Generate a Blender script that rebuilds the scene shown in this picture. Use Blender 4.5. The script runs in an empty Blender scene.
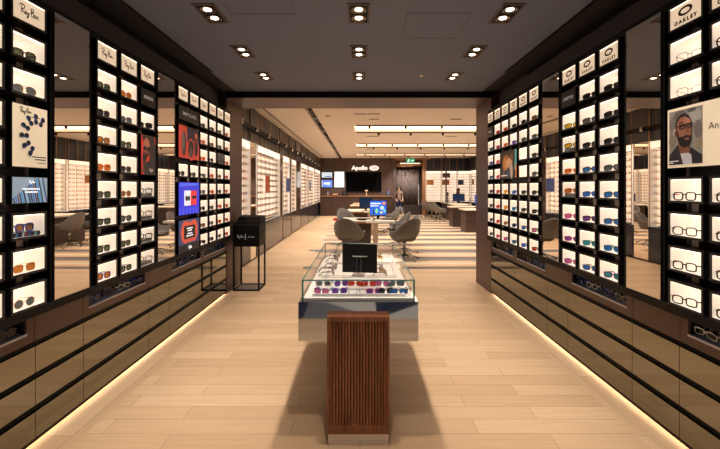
import bpy, bmesh, math, random
from mathutils import Vector, Matrix
random.seed(7)
C = bpy.context.scene.collection
PI = math.pi
sc = bpy.context.scene
sc.view_settings.view_transform = 'Standard'
sc.view_settings.look = 'None'
sc.view_settings.gamma = 1
sc.view_settings.exposure = 0.0
sc.view_settings.use_curve_mapping = False

# ------------------------------------------------------------------ materials
def lin(c):
    return tuple(((v/255)/12.92 if v/255 <= .04045 else ((v/255+.055)/1.055)**2.4) for v in c)
MATS = {}
def mat(name, rgb, rough=.5, metal=0., emit=0., ergb=None, spec=.5, noise=None):
    """rgb in 0-255 sRGB"""
    if name in MATS: return MATS[name]
    m = bpy.data.materials.new(name); m.use_nodes = True
    nt = m.node_tree; b = nt.nodes['Principled BSDF']
    c = lin(rgb)
    b.inputs['Base Color'].default_value = (*c, 1)
    b.inputs['Roughness'].default_value = rough
    b.inputs['Metallic'].default_value = metal
    b.inputs['Specular IOR Level'].default_value = spec
    # faint procedural variation keeps every surface node based
    tc = nt.nodes.new('ShaderNodeTexCoord'); nz = nt.nodes.new('ShaderNodeTexNoise')
    nz.inputs['Scale'].default_value = noise[0] if noise else 30
    nz.inputs['Detail'].default_value = 4
    nt.links.new(tc.outputs['Object'], nz.inputs['Vector'])
    amp = noise[1] if noise else .05
    mr = nt.nodes.new('ShaderNodeMapRange')
    mr.inputs['To Min'].default_value = 1-amp; mr.inputs['To Max'].default_value = 1+amp
    nt.links.new(nz.outputs['Fac'], mr.inputs['Value'])
    mx = nt.nodes.new('ShaderNodeVectorMath'); mx.operation = 'SCALE'
    mx.inputs[0].default_value = c
    nt.links.new(mr.outputs['Result'], mx.inputs['Scale'])
    nt.links.new(mx.outputs['Vector'], b.inputs['Base Color'])
    if emit:
        e = lin(ergb or rgb)
        b.inputs['Emission Color'].default_value = (*e, 1)
        b.inputs['Emission Strength'].default_value = emit
    MATS[name] = m
    return m

def wood(name, c1, c2, rough=.4, axis='Z', scale=6):
    if name in MATS: return MATS[name]
    m = bpy.data.materials.new(name); m.use_nodes = True
    nt = m.node_tree; b = nt.nodes['Principled BSDF']
    tc = nt.nodes.new('ShaderNodeTexCoord'); mp = nt.nodes.new('ShaderNodeMapping')
    s = [scale*8]*3; s['XYZ'.index(axis)] = scale*.6
    mp.inputs['Scale'].default_value = s
    nz = nt.nodes.new('ShaderNodeTexNoise'); nz.inputs['Scale'].default_value = 1; nz.inputs['Detail'].default_value = 6
    cr = nt.nodes.new('ShaderNodeValToRGB')
    cr.color_ramp.elements[0].color = (*lin(c1), 1); cr.color_ramp.elements[0].position = .3
    cr.color_ramp.elements[1].color = (*lin(c2), 1); cr.color_ramp.elements[1].position = .7
    nt.links.new(tc.outputs['Object'], mp.inputs['Vector']); nt.links.new(mp.outputs['Vector'], nz.inputs['Vector'])
    nt.links.new(nz.outputs['Fac'], cr.inputs['Fac']); nt.links.new(cr.outputs['Color'], b.inputs['Base Color'])
    b.inputs['Roughness'].default_value = rough
    MATS[name] = m
    return m

def glass_mat(name, tint, refl=.08, trans_tint=(1, 1, 1)):
    m = bpy.data.materials.new(name); m.use_nodes = True
    nt = m.node_tree; nt.nodes.clear()
    out = nt.nodes.new('ShaderNodeOutputMaterial'); mix = nt.nodes.new('ShaderNodeMixShader')
    tr = nt.nodes.new('ShaderNodeBsdfTransparent'); gl = nt.nodes.new('ShaderNodeBsdfGlossy')
    fr = nt.nodes.new('ShaderNodeFresnel'); fr.inputs['IOR'].default_value = 1.3
    tr.inputs['Color'].default_value = (*trans_tint, 1); gl.inputs['Roughness'].default_value = .01
    gl.inputs['Color'].default_value = (*tint, 1)
    mul = nt.nodes.new('ShaderNodeMath'); mul.operation = 'MULTIPLY'; mul.inputs[1].default_value = refl*10
    nt.links.new(fr.outputs['Fac'], mul.inputs[0]); nt.links.new(mul.outputs[0], mix.inputs['Fac'])
    nt.links.new(tr.outputs[0], mix.inputs[1]); nt.links.new(gl.outputs[0], mix.inputs[2])
    nt.links.new(mix.outputs[0], out.inputs['Surface'])
    MATS[name] = m
    return m

BLACK = mat('black satin', (9, 9, 10), .5, spec=.2)
FRAMEBLK = mat('box frame', (30, 27, 29), .4)
BACKING = mat('unit backing', (76, 64, 61), .5)
BRACKET = mat('bracket metal', (170, 156, 146), .35, .5)
LINER = mat('box liner with glow', (240, 232, 222), .6, 0, .32, (255, 240, 222))  # liner walls are no lamp; emission added to even out the box brightness
GLOW = mat('backlit panel', (255, 240, 224), .6, 0, .6, (255, 238, 216))
LED = mat('led strip', (255, 244, 230), .5, 0, 2.6, (255, 236, 212))
LOGOP = mat('logo lightbox', (238, 212, 180), .5, 0, .62, (255, 226, 192))
INK = mat('dark print', (48, 36, 32), .6)
MIRROR = mat('mirror', (235, 228, 220), .01, 1., noise=(3, .0))
BRONZE = mat('bronze mirror', (136, 132, 118), .05, 1., noise=(4, .03))
BROWNMET = mat('brown metal', (92, 75, 68), .3, .55)
BROWNPT = mat('brown portal paint', (92, 66, 60), .4, .2)
CEILD = mat('dark ceiling paint', (108, 116, 136), .7)
CEILS = mat('ceiling strip painted shade', (34, 32, 36), .6)  # shade of the unlit band along the walls, put into the colour
WALLD = mat('dark fascia paint', (74, 68, 70), .5)
CEILB = mat('back ceiling paint', (234, 222, 208), .8)
STEEL = mat('polished steel', (208, 206, 208), .04, 1., noise=(6, .02))
CHROME = mat('chrome', (210, 208, 205), .15, 1.)
NAVY = mat('gloss navy lacquer', (34, 36, 48), .15)
NAVYP = mat('navy panel', (40, 44, 58), .3)
GOLD = mat('bronze rod', (186, 150, 116), .3, .8)
BROWNW = mat('brown wall laminate', (84, 66, 60), .5)
BROWNC = mat('brown cabinet laminate', (76, 58, 52), .45)
WHITETOP = mat('white stone top', (226, 212, 192), .35, noise=(5, .06))
GREYF = mat('grey chair upholstery', (122, 117, 114), .8)
GREYF2 = mat('grey seat cushion', (104, 96, 90), .85)
REDM = mat('red plastic', (190, 20, 24), .4)
WALNUT = wood('walnut', (112, 64, 40), (156, 96, 64), .4)
WALNUTD = wood('walnut slats', (122, 68, 40), (172, 104, 66), .42)
OAKW = wood('warm oak trim', (140, 96, 62), (176, 128, 88), .45, 'X')
GLASS = glass_mat('clear glass', (1, 1, 1), .025)
TEAL = mat('glass edge', (58, 132, 126), .15)
WHITEP = mat('white acrylic', (238, 232, 224), .4)
SHELFGLOW = mat('shelf back light', (255, 236, 214), .6, 0, .95, (255, 232, 206))
HEADGLOW = mat('header light', (255, 240, 220), .5, 0, 1.15, (255, 238, 214))
COVE = mat('cove light', (255, 232, 204), .5, 0, 3.2, (255, 226, 192))
LAMPG = mat('lamp face', (255, 240, 220), .3, 0, 9., (255, 226, 196))
LAMPR = mat('lamp reflector', (120, 112, 106), .25, .9)

def floor_material():
    m = bpy.data.materials.new('oak plank floor'); m.use_nodes = True
    nt = m.node_tree; b = nt.nodes['Principled BSDF']; L = nt.links.new; N = nt.nodes.new
    tc = N('ShaderNodeTexCoord'); sep = N('ShaderNodeSeparateXYZ'); L(tc.outputs['Object'], sep.inputs[0])
    ab = N('ShaderNodeMath'); ab.operation = 'ABSOLUTE'; L(sep.outputs['X'], ab.inputs[0])
    gt = N('ShaderNodeMath'); gt.operation = 'GREATER_THAN'; gt.inputs[1].default_value = 1.68; L(ab.outputs[0], gt.inputs[0])
    lt = N('ShaderNodeMath'); lt.operation = 'LESS_THAN'; lt.inputs[1].default_value = 6.0; L(sep.outputs['Y'], lt.inputs[0])
    bd = N('ShaderNodeMath'); bd.operation = 'MULTIPLY'; L(gt.outputs[0], bd.inputs[0]); L(lt.outputs[0], bd.inputs[1])
    sw = N('ShaderNodeCombineXYZ'); L(sep.outputs['Y'], sw.inputs['X']); L(sep.outputs['X'], sw.inputs['Y'])
    st = N('ShaderNodeCombineXYZ'); L(sep.outputs['X'], st.inputs['X']); L(sep.outputs['Y'], st.inputs['Y'])
    mv = N('ShaderNodeMix'); mv.data_type = 'VECTOR'
    L(bd.outputs[0], mv.inputs['Factor']); L(st.outputs[0], mv.inputs['A']); L(sw.outputs[0], mv.inputs['B'])
    br = N('ShaderNodeTexBrick'); L(mv.outputs['Result'], br.inputs['Vector'])
    br.offset = .37; br.offset_frequency = 2
    br.inputs['Color1'].default_value = (.0, .0, .0, 1); br.inputs['Color2'].default_value = (1, 1, 1, 1)
    br.inputs['Mortar'].default_value = (.5, .5, .5, 1)
    br.inputs['Scale'].default_value = 1; br.inputs['Mortar Size'].default_value = .0018
    br.inputs['Brick Width'].default_value = 1.15; br.inputs['Row Height'].default_value = .145
    cr = N('ShaderNodeValToRGB'); e = cr.color_ramp.elements
    e[0].color = (*lin((206, 170, 132)), 1); e[1].color = (*lin((224, 190, 152)), 1)
    L(br.outputs['Color'], cr.inputs['Fac'])
    mp = N('ShaderNodeMapping'); mp.inputs['Scale'].default_value = (1.6, 26, 1); L(mv.outputs['Result'], mp.inputs['Vector'])
    nz = N('ShaderNodeTexNoise'); nz.inputs['Scale'].default_value = 1.4; nz.inputs['Detail'].default_value = 6; L(mp.outputs[0], nz.inputs['Vector'])
    mr = N('ShaderNodeMapRange'); mr.inputs['To Min'].default_value = .84; mr.inputs['To Max'].default_value = 1.14; L(nz.outputs['Fac'], mr.inputs['Value'])
    m1 = N('ShaderNodeVectorMath'); m1.operation = 'SCALE'; L(cr.outputs['Color'], m1.inputs[0]); L(mr.outputs[0], m1.inputs['Scale'])
    mo = N('ShaderNodeMapRange'); mo.inputs['To Min'].default_value = 1; mo.inputs['To Max'].default_value = .5; L(br.outputs['Fac'], mo.inputs['Value'])
    m2 = N('ShaderNodeVectorMath'); m2.operation = 'SCALE'; L(m1.outputs[0], m2.inputs[0]); L(mo.outputs[0], m2.inputs['Scale'])
    L(m2.outputs[0], b.inputs['Base Color'])
    b.inputs['Roughness'].default_value = .42; b.inputs['Specular IOR Level'].default_value = .4
    return m
FLOORM = floor_material()

# ------------------------------------------------------------------ mesh helper
class MB:
    def __init__(s): s.v = []; s.f = []; s.mi = []; s.mats = []; s.sm = []
    def m(s, material):
        if material not in s.mats: s.mats.append(material)
        return s.mats.index(material)
    def add(s, vs, fs, material, smooth=False):
        o = len(s.v); s.v += [tuple(v) for v in vs]; i = s.m(material)
        for f in fs: s.f.append(tuple(o+k for k in f)); s.mi.append(i); s.sm.append(smooth)
        return s
    def box(s, x0, x1, y0, y1, z0, z1, material):
        vs = [(x0,y0,z0),(x1,y0,z0),(x1,y1,z0),(x0,y1,z0),(x0,y0,z1),(x1,y0,z1),(x1,y1,z1),(x0,y1,z1)]
        return s.add(vs, [(0,3,2,1),(4,5,6,7),(0,1,5,4),(1,2,6,5),(2,3,7,6),(3,0,4,7)], material)
    def poly(s, pts, y, material):           # flat polygon in local x-z, facing -y
        vs = [(p[0], y, p[1]) for p in pts]
        a = sum(pts[i][0]*pts[(i+1) % len(pts)][1]-pts[(i+1) % len(pts)][0]*pts[i][1] for i in range(len(pts)))
        idx = list(range(len(pts)))
        if a < 0: idx.reverse()
        return s.add(vs, [tuple(idx)], material)
    def quad(s, a, b, c, d, material): return s.add([a, b, c, d], [(0, 1, 2, 3)], material)
    def prism(s, pts, axis, a0, a1, material):   # polygon extruded along an axis
        n = len(pts)
        def P(p, a): return (a, p[0], p[1]) if axis == 'x' else (p[0], a, p[1]) if axis == 'y' else (p[0], p[1], a)
        vs = [P(p, a0) for p in pts]+[P(p, a1) for p in pts]
        return s.add(vs, [tuple(range(n-1, -1, -1)), tuple(range(n, 2*n))]+[(i, (i+1) % n, n+(i+1) % n, n+i) for i in range(n)], material)
    def tube(s, path, r, material, n=6, closed=False, r2=None):
        path = [Vector(p) for p in path]; k = len(path); vs = []; fs = []
        for i, p in enumerate(path):
            if closed: d = path[(i+1) % k]-path[i-1]
            else: d = path[min(i+1, k-1)]-path[max(i-1, 0)]
            d.normalize()
            up = Vector((0, 0, 1)) if abs(d.z) < .9 else Vector((0, 1, 0))
            a = d.cross(up).normalized(); b = a.cross(d)
            rr = r if r2 is None else r+(r2-r)*i/(k-1)
            for j in range(n):
                t = 2*PI*j/n; vs.append(p+a*math.cos(t)*rr+b*math.sin(t)*rr)
        for i in range(k if closed else k-1):
            for j in range(n):
                i2 = (i+1) % k
                fs.append((i*n+j, i*n+(j+1) % n, i2*n+(j+1) % n, i2*n+j))
        if not closed:
            fs.append(tuple(range(n-1, -1, -1))); fs.append(tuple((k-1)*n+j for j in range(n)))
        return s.add(vs, fs, material, True)
    def lathe(s, prof, c, material, n=16):
        vs = []; fs = []
        for (r, z) in prof:
            for j in range(n):
                t = 2*PI*j/n; vs.append((c[0]+r*math.cos(t), c[1]+r*math.sin(t), c[2]+z))
        for i in range(len(prof)-1):
            for j in range(n): fs.append((i*n+j, i*n+(j+1) % n, (i+1)*n+(j+1) % n, (i+1)*n+j))
        fs.append(tuple(range(n-1, -1, -1))); fs.append(tuple((len(prof)-1)*n+j for j in range(n)))
        return s.add(vs, fs, material, True)
    def merge(s, other, loc=(0, 0, 0), rz=0, sc_=1, swap=None):
        M = Matrix.Translation(loc) @ Matrix.Rotation(rz, 4, 'Z') @ Matrix.Scale(sc_, 4)
        o = len(s.v); s.v += [tuple(M @ Vector(v)) for v in other.v]
        for f, mi, sm in zip(other.f, other.mi, other.sm):
            mm = other.mats[mi]; mm = swap.get(mm, mm) if swap else mm
            s.f.append(tuple(o+k for k in f)); s.mi.append(s.m(mm)); s.sm.append(sm)
        return s
    def mesh(s, name):
        me = bpy.data.meshes.new(name); me.from_pydata(s.v, [], s.f)
        for m in s.mats: me.materials.append(m)
        me.polygons.foreach_set('material_index', s.mi); me.polygons.foreach_set('use_smooth', s.sm)
        me.update(); return me

def obj(name, me, parent=None, loc=(0, 0, 0), rz=0):
    if isinstance(me, MB): me = me.mesh(name)
    o = bpy.data.objects.new(name, me); C.objects.link(o)
    o.location = loc; o.rotation_euler = (0, 0, rz)
    if parent: o.parent = parent
    return o
def tag(o, label, cat, group=None):
    o['label'] = label; o['category'] = cat
    if group: o['group'] = group
    return o
def thing(name, label, cat, loc=(0, 0, 0), rz=0, group=None):
    o = bpy.data.objects.new(name, None); C.objects.link(o); o.empty_display_size = .1
    o.location = loc; o.rotation_euler = (0, 0, rz)
    return tag(o, label, cat, group)
def struct(name, mb):
    o = obj(name, mb); o['kind'] = 'structure'; return o
def bevel(o, w=.004, seg=2):
    b = o.modifiers.new('bevel', 'BEVEL'); b.width = w; b.segments = seg; b.limit_method = 'ANGLE'; return o
def one(material, *b):
    return MB().box(*b, material)

def text_mesh(s, size, material, align='CENTER', sx=1, bold=0):
    cu = bpy.data.curves.new('t', 'FONT'); cu.body = s; cu.size = size; cu.align_x = align; cu.align_y = 'CENTER'
    cu.resolution_u = 2; cu.offset = bold
    o = bpy.data.objects.new('t', cu); C.objects.link(o)
    dg = bpy.context.evaluated_depsgraph_get(); dg.update()
    me = bpy.data.meshes.new_from_object(o.evaluated_get(dg))
    bpy.data.objects.remove(o); 
    for v in me.vertices: v.co = (v.co.x*sx, 0, v.co.y)
    me.materials.clear(); me.materials.append(material)
    return me

def smooth_path(p, n=5):
    out = []
    for i in range(len(p)-1):
        a = p[max(i-1, 0)]; b = p[i]; c = p[i+1]; d = p[min(i+2, len(p)-1)]
        for k in range(n):
            t = k/n
            out.append(tuple(.5*((2*b[q])+(-a[q]+c[q])*t+(2*a[q]-5*b[q]+4*c[q]-d[q])*t*t+(-a[q]+3*b[q]-3*c[q]+d[q])*t**3) for q in (0, 1)))
    out.append(p[-1]); return out
def ribbon(mb, path, w, y, material):
    n = len(path); L_ = []; R_ = []
    for i in range(n):
        a = path[max(i-1, 0)]; b = path[min(i+1, n-1)]
        dx, dz = b[0]-a[0], b[1]-a[1]; l = math.hypot(dx, dz) or 1
        k = w*(.6+.4*math.sin(PI*i/(n-1)))/2
        L_.append((path[i][0]-dz/l*k, y, path[i][1]+dx/l*k)); R_.append((path[i][0]+dz/l*k, y, path[i][1]-dx/l*k))
    mb.add(L_+R_, [(i, n+i, n+i+1, i+1) for i in range(n-1)], material)
SCRIPT = [
    [(-.06,.66),(-.02,.80),(.10,.88),(.28,.90),(.40,.82),(.38,.66),(.26,.56),(.14,.54)],
    [(.18,.86),(.15,.60),(.14,.36),(.18,.14)], [(.18,.54),(.27,.40),(.36,.26),(.44,.20)],
    [(.56,.44),(.48,.46),(.43,.34),(.48,.22),(.55,.30),(.58,.44),(.57,.28),(.62,.20)],
    [(.66,.44),(.66,.30),(.71,.22),(.77,.32),(.79,.44),(.76,.16),(.70,-.02),(.63,-.02),(.68,.12),(.80,.26)],
    [(.86,.40),(.95,.42)],
    [(1.04,.84),(1.03,.56),(1.02,.24)], [(.96,.72),(1.06,.86),(1.22,.80),(1.20,.64),(1.06,.56),(1.22,.52),(1.26,.36),(1.14,.22),(1.02,.26)],
    [(1.42,.44),(1.34,.46),(1.30,.34),(1.34,.22),(1.41,.30),(1.44,.44),(1.43,.28),(1.48,.22)],
    [(1.54,.44),(1.54,.24),(1.57,.40),(1.64,.44),(1.67,.32),(1.68,.22),(1.76,.26)]]
def script_logo(width, material, w=.075):
    mb = MB(); s = width/1.82
    for p in SCRIPT:
        ribbon(mb, [((x-.85)*s, (z-.42+.04*(x-.85))*s) for x, z in smooth_path(p)], w*s, 0, material)
    return mb
def ring(mb, cx, cz, a, b, ia, ib, y, material, n=28):
    vs = []
    for i in range(n):
        t = 2*PI*i/n; vs += [(cx+a*math.cos(t), y, cz+b*math.sin(t)), (cx+ia*math.cos(t), y, cz+ib*math.sin(t))]
    mb.add(vs, [(2*i, 2*i+1, (2*i+3) % (2*n), (2*i+2) % (2*n))[::-1] for i in range(n)], material)
def ell(cx, cz, a, b, n=20, t0=0, t1=2*PI):
    return [(cx+a*math.cos(t0+(t1-t0)*i/n), cz+b*math.sin(t0+(t1-t0)*i/n)) for i in range(n)]

# ------------------------------------------------------------------ key dimensions
XL, XR = -1.83, 1.80          # front plane of the display boxes
BL, BR = -1.89, 1.86          # front plane of the base cabinets and the portal jambs
YP0, YP1 = 5.39, 6.09         # portal
ZC, ZCB = 2.86, 3.15          # ceilings
BKL, BKR, BKY = -2.2, 6.0, 21.
OW, OH = .203, .122           # opening of a display box
ROW = [2.532-.1965*k-OH for k in range(9)]      # opening bottoms
SIDE = {'L': (XL, PI/2, -1), 'R': (XR, -PI/2, 1)}
WALLNAME = {'L': 'script-logo wall', 'R': 'oval-logo wall'}
def at(side, Y, d, z):        # a point d behind the display plane
    X, r, s = SIDE[side]; return (X+s*d, Y, z)
ORD = ['zeroth', 'first', 'second', 'third', 'fourth', 'fifth', 'sixth', 'seventh', 'eighth', 'ninth', 'tenth', 'eleventh', 'twelfth']

# ------------------------------------------------------------------ the shell
struct('floor', one(FLOORM, -3.2, 6.6, .17, 26, -.1, 0))
tf_ = MB(); TC = [mat('mall tile navy', (44, 52, 74), .35), mat('mall tile stone', (206, 200, 192), .35), mat('mall tile grey', (120, 120, 124), .35)]
tf_.box(-4.5, 4.5, -4.5, .17, -.1, -.001, mat('mall tile grey', (120, 120, 124)))
for i in range(-5, 5):
    for j in range(5):
        x0_, y0_, a_ = i*.86+.2, .17-(j+1)*.86, .858
        q4 = [(x0_, y0_), (x0_+a_, y0_), (x0_+a_, y0_+a_), (x0_, y0_+a_)]
        k_ = (i+j) % 2
        for tri, c_ in (((0, 1, 2) if k_ else (0, 1, 3), (i*2+j) % 3), ((0, 2, 3) if k_ else (1, 2, 3), (i*2+j+1) % 3)):
            tf_.add([(q4[n_][0], q4[n_][1], 0) for n_ in tri], [(0, 1, 2)], TC[c_])
struct('floor_mall', tf_)
struct('wall_left', one(WALLD, -2.4, -2.0, -.2, YP0, 0, ZC))
struct('wall_right', one(WALLD, 1.97, 2.4, -.2, YP0, 0, ZC))
struct('wall_mall', one(mat('mall wall', (150, 140, 132), .7), -4.6, 4.6, -4.7, -4.5, 0, 3.4))
struct('ceiling_mall', one(CEILD, -4.6, 4.6, -4.5, -.2, 3.4, 3.5))
struct('trim_10', one(BROWNPT, -4.6, 4.6, -.25, -.2, ZC+.1, 3.4))
ce = MB(); ce.box(-1.72, 1.69, -.2, YP0, ZC, ZC+.1, CEILD)
struct('ceiling', ce)
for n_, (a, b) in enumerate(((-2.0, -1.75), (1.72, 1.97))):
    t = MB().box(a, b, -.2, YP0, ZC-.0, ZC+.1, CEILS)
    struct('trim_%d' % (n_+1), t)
    # slot that stops short of the portal, filled in beyond it
sl = MB()
sl.box(-1.75, -1.72, -.2, 4.46, ZC+.05, ZC+.1, BLACK); sl.box(-1.75, -1.72, 4.46, YP0, ZC, ZC+.1, CEILD)
sl.box(1.69, 1.72, -.2, 4.46, ZC+.05, ZC+.1, BLACK); sl.box(1.69, 1.72, 4.46, YP0, ZC, ZC+.1, CEILD)
struct('trim_3', sl)
sh = MB(); sh.box(-2.0, -1.965, -.2, 4.45, ZC-.035, ZC, BLACK); sh.box(1.935, 1.97, -.2, 4.45, ZC-.035, ZC, BLACK)
struct('trim_4', sh)
# portal
pt = MB(); pt.box(-2.6, BL, YP0, YP1, 0, ZCB, BROWNPT); struct('wall_portal_left', pt)
pt = MB(); pt.box(BR, 6.6, YP0, YP1, 0, ZCB, BROWNPT); struct('wall_portal_right', pt)
pt = MB(); pt.box(BL, BR, YP0, YP1, 2.775, ZCB, BROWNPT); struct('wall_portal_header', pt)
pt = MB(); pt.box(BL, BR, YP0-.03, YP0, 2.775, ZC, BLACK); struct('trim_5', pt)
# back room shell
struct('wall_back_left', one(NAVYP, -2.9, -2.55, YP1, BKY, 0, ZCB))
struct('wall_back_right', one(NAVYP, 6.35, 6.6, YP1, BKY, 0, ZCB))
bw = MB(); bw.box(-2.9, 1.82, BKY, BKY+.2, 0, ZCB, BROWNW); struct('wall_back', bw)
bw = MB(); bw.box(3.62, 6.6, BKY+.35, BKY+.5, 0, ZCB, NAVYP); struct('wall_back_shelves', bw)
bw = MB(); bw.box(1.0, 4.6, 25.6, 25.8, 0, ZCB, mat('corridor paint', (150, 128, 108), .7)); struct('wall_corridor', bw)
bw = MB(); bw.box(1.5, 1.82, BKY+.2, 25.6, 0, ZCB, BROWNW); bw.box(3.62, 3.9, BKY+.5, 25.6, 0, ZCB, BROWNW); struct('wall_corridor_side', bw)
struct('ceiling_corridor', one(OAKW, 1.5, 3.9, BKY+.0, 25.6, 3.06, 3.16))
cb = MB()
COVES = [(10.1, 11.1), (14.25, 15.2), (18.4, 19.2)]
ys = [YP1]+[v for c in COVES for v in c]+[BKY]
SLX0, SLX1 = -1.15, -1.0
cb.box(-2.9, SLX0, YP1, BKY, ZCB, ZCB+.1, CEILB)
cb.box(SLX0, SLX1, YP1, 7.6, ZCB, ZCB+.1, CEILB)
cb.box(SLX1, -.16, YP1, BKY, ZCB, ZCB+.1, CEILB)
for i in range(0, len(ys), 2): cb.box(-.16, 6.6, ys[i], ys[i+1], ZCB, ZCB+.1, CEILB)
struct('ceiling_back', cb)
bk = MB(); bk.box(SLX0, SLX1, 7.6, BKY, ZCB+.08, ZCB+.2, BLACK); struct('trim_6', bk)
struct('trim_7', one(BLACK, -2.02, -1.99, YP1, BKY, ZCB-.004, ZCB))

# ceiling fixtures of the front room
def lathe_down(mb, r, x, y, z, m1, m2):
    mb.lathe([(r, 0), (r*.96, .004), (r*.7, .03)], (x, y, z), m1, 20)
housing = MB(); hw, hl = .085, .165
housing.box(-hw, hw, -hl, -hl+.02, -.008, .0, BROWNPT); housing.box(-hw, hw, hl-.02, hl, -.008, 0, BROWNPT)
housing.box(-hw, -hw+.015, -hl+.02, hl-.02, -.008, 0, BROWNPT); housing.box(hw-.015, hw, -hl+.02, hl-.02, -.008, 0, BROWNPT)
housing.box(-hw+.015, hw-.015, -hl+.02, hl-.02, -.003, 0, BLACK)
housing_me = housing.mesh('housing')
lampring = MB(); lampring.lathe([(.056, 0), (.06, -.006), (.054, -.007), (.046, -.003), (.03, -.001)], (0, 0, -.003), LAMPR, 20); lampring_me = lampring.mesh('lamp_ring')
bulb = MB(); bulb.lathe([(.03, 0), (.024, -.003), (.0, -.004)], (0, 0, -.005), LAMPG, 16); bulb_me = bulb.mesh('bulb')
FY = [2.96, 3.79, 4.62, 2.13, 1.30]
FXN = {-1.16: 'script-logo wall', -.01: 'aisle middle', 1.14: 'oval-logo wall'}
DISTN = ['third from the opening', 'second from the opening', 'nearest the opening']
for fx in (-1.16, -.01, 1.14):
    for i, fy in enumerate(FY):
        if i < 3:
            t = thing('ceiling_spotlight', 'twin recessed spotlight in dark ceiling, %s row, %s' % (('middle' if fx == -.01 else FXN[fx]+' side'), DISTN[i]), 'spotlight', (fx, fy, ZC), 0, 'recessed spotlights in the front ceiling')
        elif i < 5:
            t = thing('ceiling_spotlight', 'twin recessed spotlight in dark ceiling above the camera', 'spotlight', (fx, fy, ZC), 0, 'spotlights above the camera')
        else: t = None
        if t:
            obj('housing', housing_me, t)
            for s in (-1, 1):
                l_ = obj('lamp', lampring_me, t, (0, s*.072, -.001)); obj('bulb', bulb_me, l_)
        ld = bpy.data.lights.new('spot', 'SPOT'); ld.energy = 76 if abs(fx) < .5 else 46
        ld.color = (1, .90, .79); ld.spot_size = math.radians(96 if abs(fx) < .5 else 74); ld.spot_blend = .75; ld.shadow_soft_size = .05
        lo = bpy.data.objects.new('spot_lamp', ld); C.objects.link(lo); lo.location = (fx, fy, ZC-.03 if fy > 0 else 3.37)
        if abs(fx) > .5: lo.rotation_euler = (0, math.radians(15 if fx < 0 else -15), 0)
        if t: lo.parent = t; lo.location = (0, 0, -.03)
        else: tag(lo, 'recessed spotlight lamp behind the camera', 'lamp', 'lamps behind the camera')
sp = MB(); sp.lathe([(.045, .02), (.04, -.006), (.012, -.01), (.012, -.03), (.02, -.032), (.0, -.034)], (0, 0, 0), CHROME, 14)
tag(obj('ceiling_sprinkler', sp, None, (.75, 4.62, ZC)), 'small round sprinkler head in dark ceiling near the opening', 'sprinkler')
for (hx, hy, lb) in ((.62, 3.2, 'square access hatch flush in dark ceiling, second row of spotlights'), (-.75, 2.72, 'square access hatch flush in dark ceiling closest to camera')):
    h = MB(); a = .25
    for (p, q) in (((-a, -a), (a, -a)), ((a, -a), (a, a)), ((a, a), (-a, a)), ((-a, a), (-a, -a))):
        h.box(min(p[0], q[0])-.002, max(p[0], q[0])+.002, min(p[1], q[1])-.002, max(p[1], q[1])+.002, -.002, .0, mat('hatch seam', (92, 94, 106), .7))
    tag(obj('access_hatch', h, None, (hx, hy, ZC)), lb, 'hatch')

for mx_ in (-1.6, 0, 1.6):
    ld = bpy.data.lights.new('spot', 'SPOT'); ld.energy = 120; ld.color = (1, .93, .84); ld.spot_size = 1.9; ld.spot_blend = .8; ld.shadow_soft_size = .1
    lo = bpy.data.objects.new('mall_fill_lamp', ld); C.objects.link(lo); lo.location = (mx_, -1.6, 3.36)  # added lamps, only to brighten the mall floor seen in the mirrored tray
    tag(lo, 'added fill lamp over the mall floor behind the camera', 'lamp', 'added fill lamps over the mall floor')
# ------------------------------------------------------------------ display units of the front room
DB = .14                                           # depth of a box
def frame_mesh():
    t = .0125; m = MB()
    m.box(-t, OW+t, 0, DB, -t, 0, FRAMEBLK); m.box(-t, OW+t, 0, DB, OH, OH+t, FRAMEBLK)
    m.box(-t, 0, 0, DB, 0, OH, FRAMEBLK); m.box(OW, OW+t, 0, DB, 0, OH, FRAMEBLK)
    m.box(-t, OW+t, DB-.003, DB, -t, OH+t, FRAMEBLK)
    return m.mesh('display_box')
def interior_mesh():
    m = MB(); e = .0008; d = DB-.012
    m.quad((e,.004,e),(OW-e,.004,e),(OW-e,d,e),(e,d,e), LINER)
    m.quad((e,.004,OH-e),(e,d,OH-e),(OW-e,d,OH-e),(OW-e,.004,OH-e), LINER)
    m.quad((e,.004,e),(e,d,e),(e,d,OH-e),(e,.004,OH-e), LINER)
    m.quad((OW-e,.004,e),(OW-e,.004,OH-e),(OW-e,d,OH-e),(OW-e,d,e), LINER)
    m.box(e, OW-e, d, d+.006, e, OH-e, GLOW)
    return m.mesh('lit_interior')
FR_ME, IN_ME = frame_mesh(), interior_mesh()
LED_ME = one(LED, .006, OW-.006, .010, .018, OH-.0045, OH-.0025).mesh('led_strip')
LP_ME = one(LOGOP, .0, OW, .004, .012, .0, OH).mesh('logo_panel')
LT_ME = one(LED, .003, OW-.003, .001, .004, OH-.0035, OH-.001).mesh('led_strip')
BRK_ME = one(BRACKET, -.022, .022, .085, .16, 0, .1965-OH-.025).mesh('bracket')
SCR_ME = script_logo(.125, INK, .085).mesh('script_lettering')
def oval_logo():
    m = MB(); ring(m, 0, .018, .047, .026, .029, .0135, 0, INK)
    me = m.mesh('oval_lettering')
    tx = text_mesh('O A K L E Y', .028, INK, sx=1.0, bold=.0022)
    b = bmesh.new(); b.from_mesh(tx); bmesh.ops.translate(b, verts=b.verts, vec=(0, 0, -.034)); b.from_mesh(me); b.to_mesh(me); b.free()
    me.materials.clear(); me.materials.append(INK)
    return me
OVAL_ME = oval_logo()

MODS = {1: (1.41, 2.279, [2.006-.262*i for i in range(3)]),          # columns listed nearest the opening first
        2: (2.586, 3.45, [3.179-.262*i for i in range(3)]),
        3: (3.772, 5.388, [5.15-.262*i for i in range(6)])}
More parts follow.
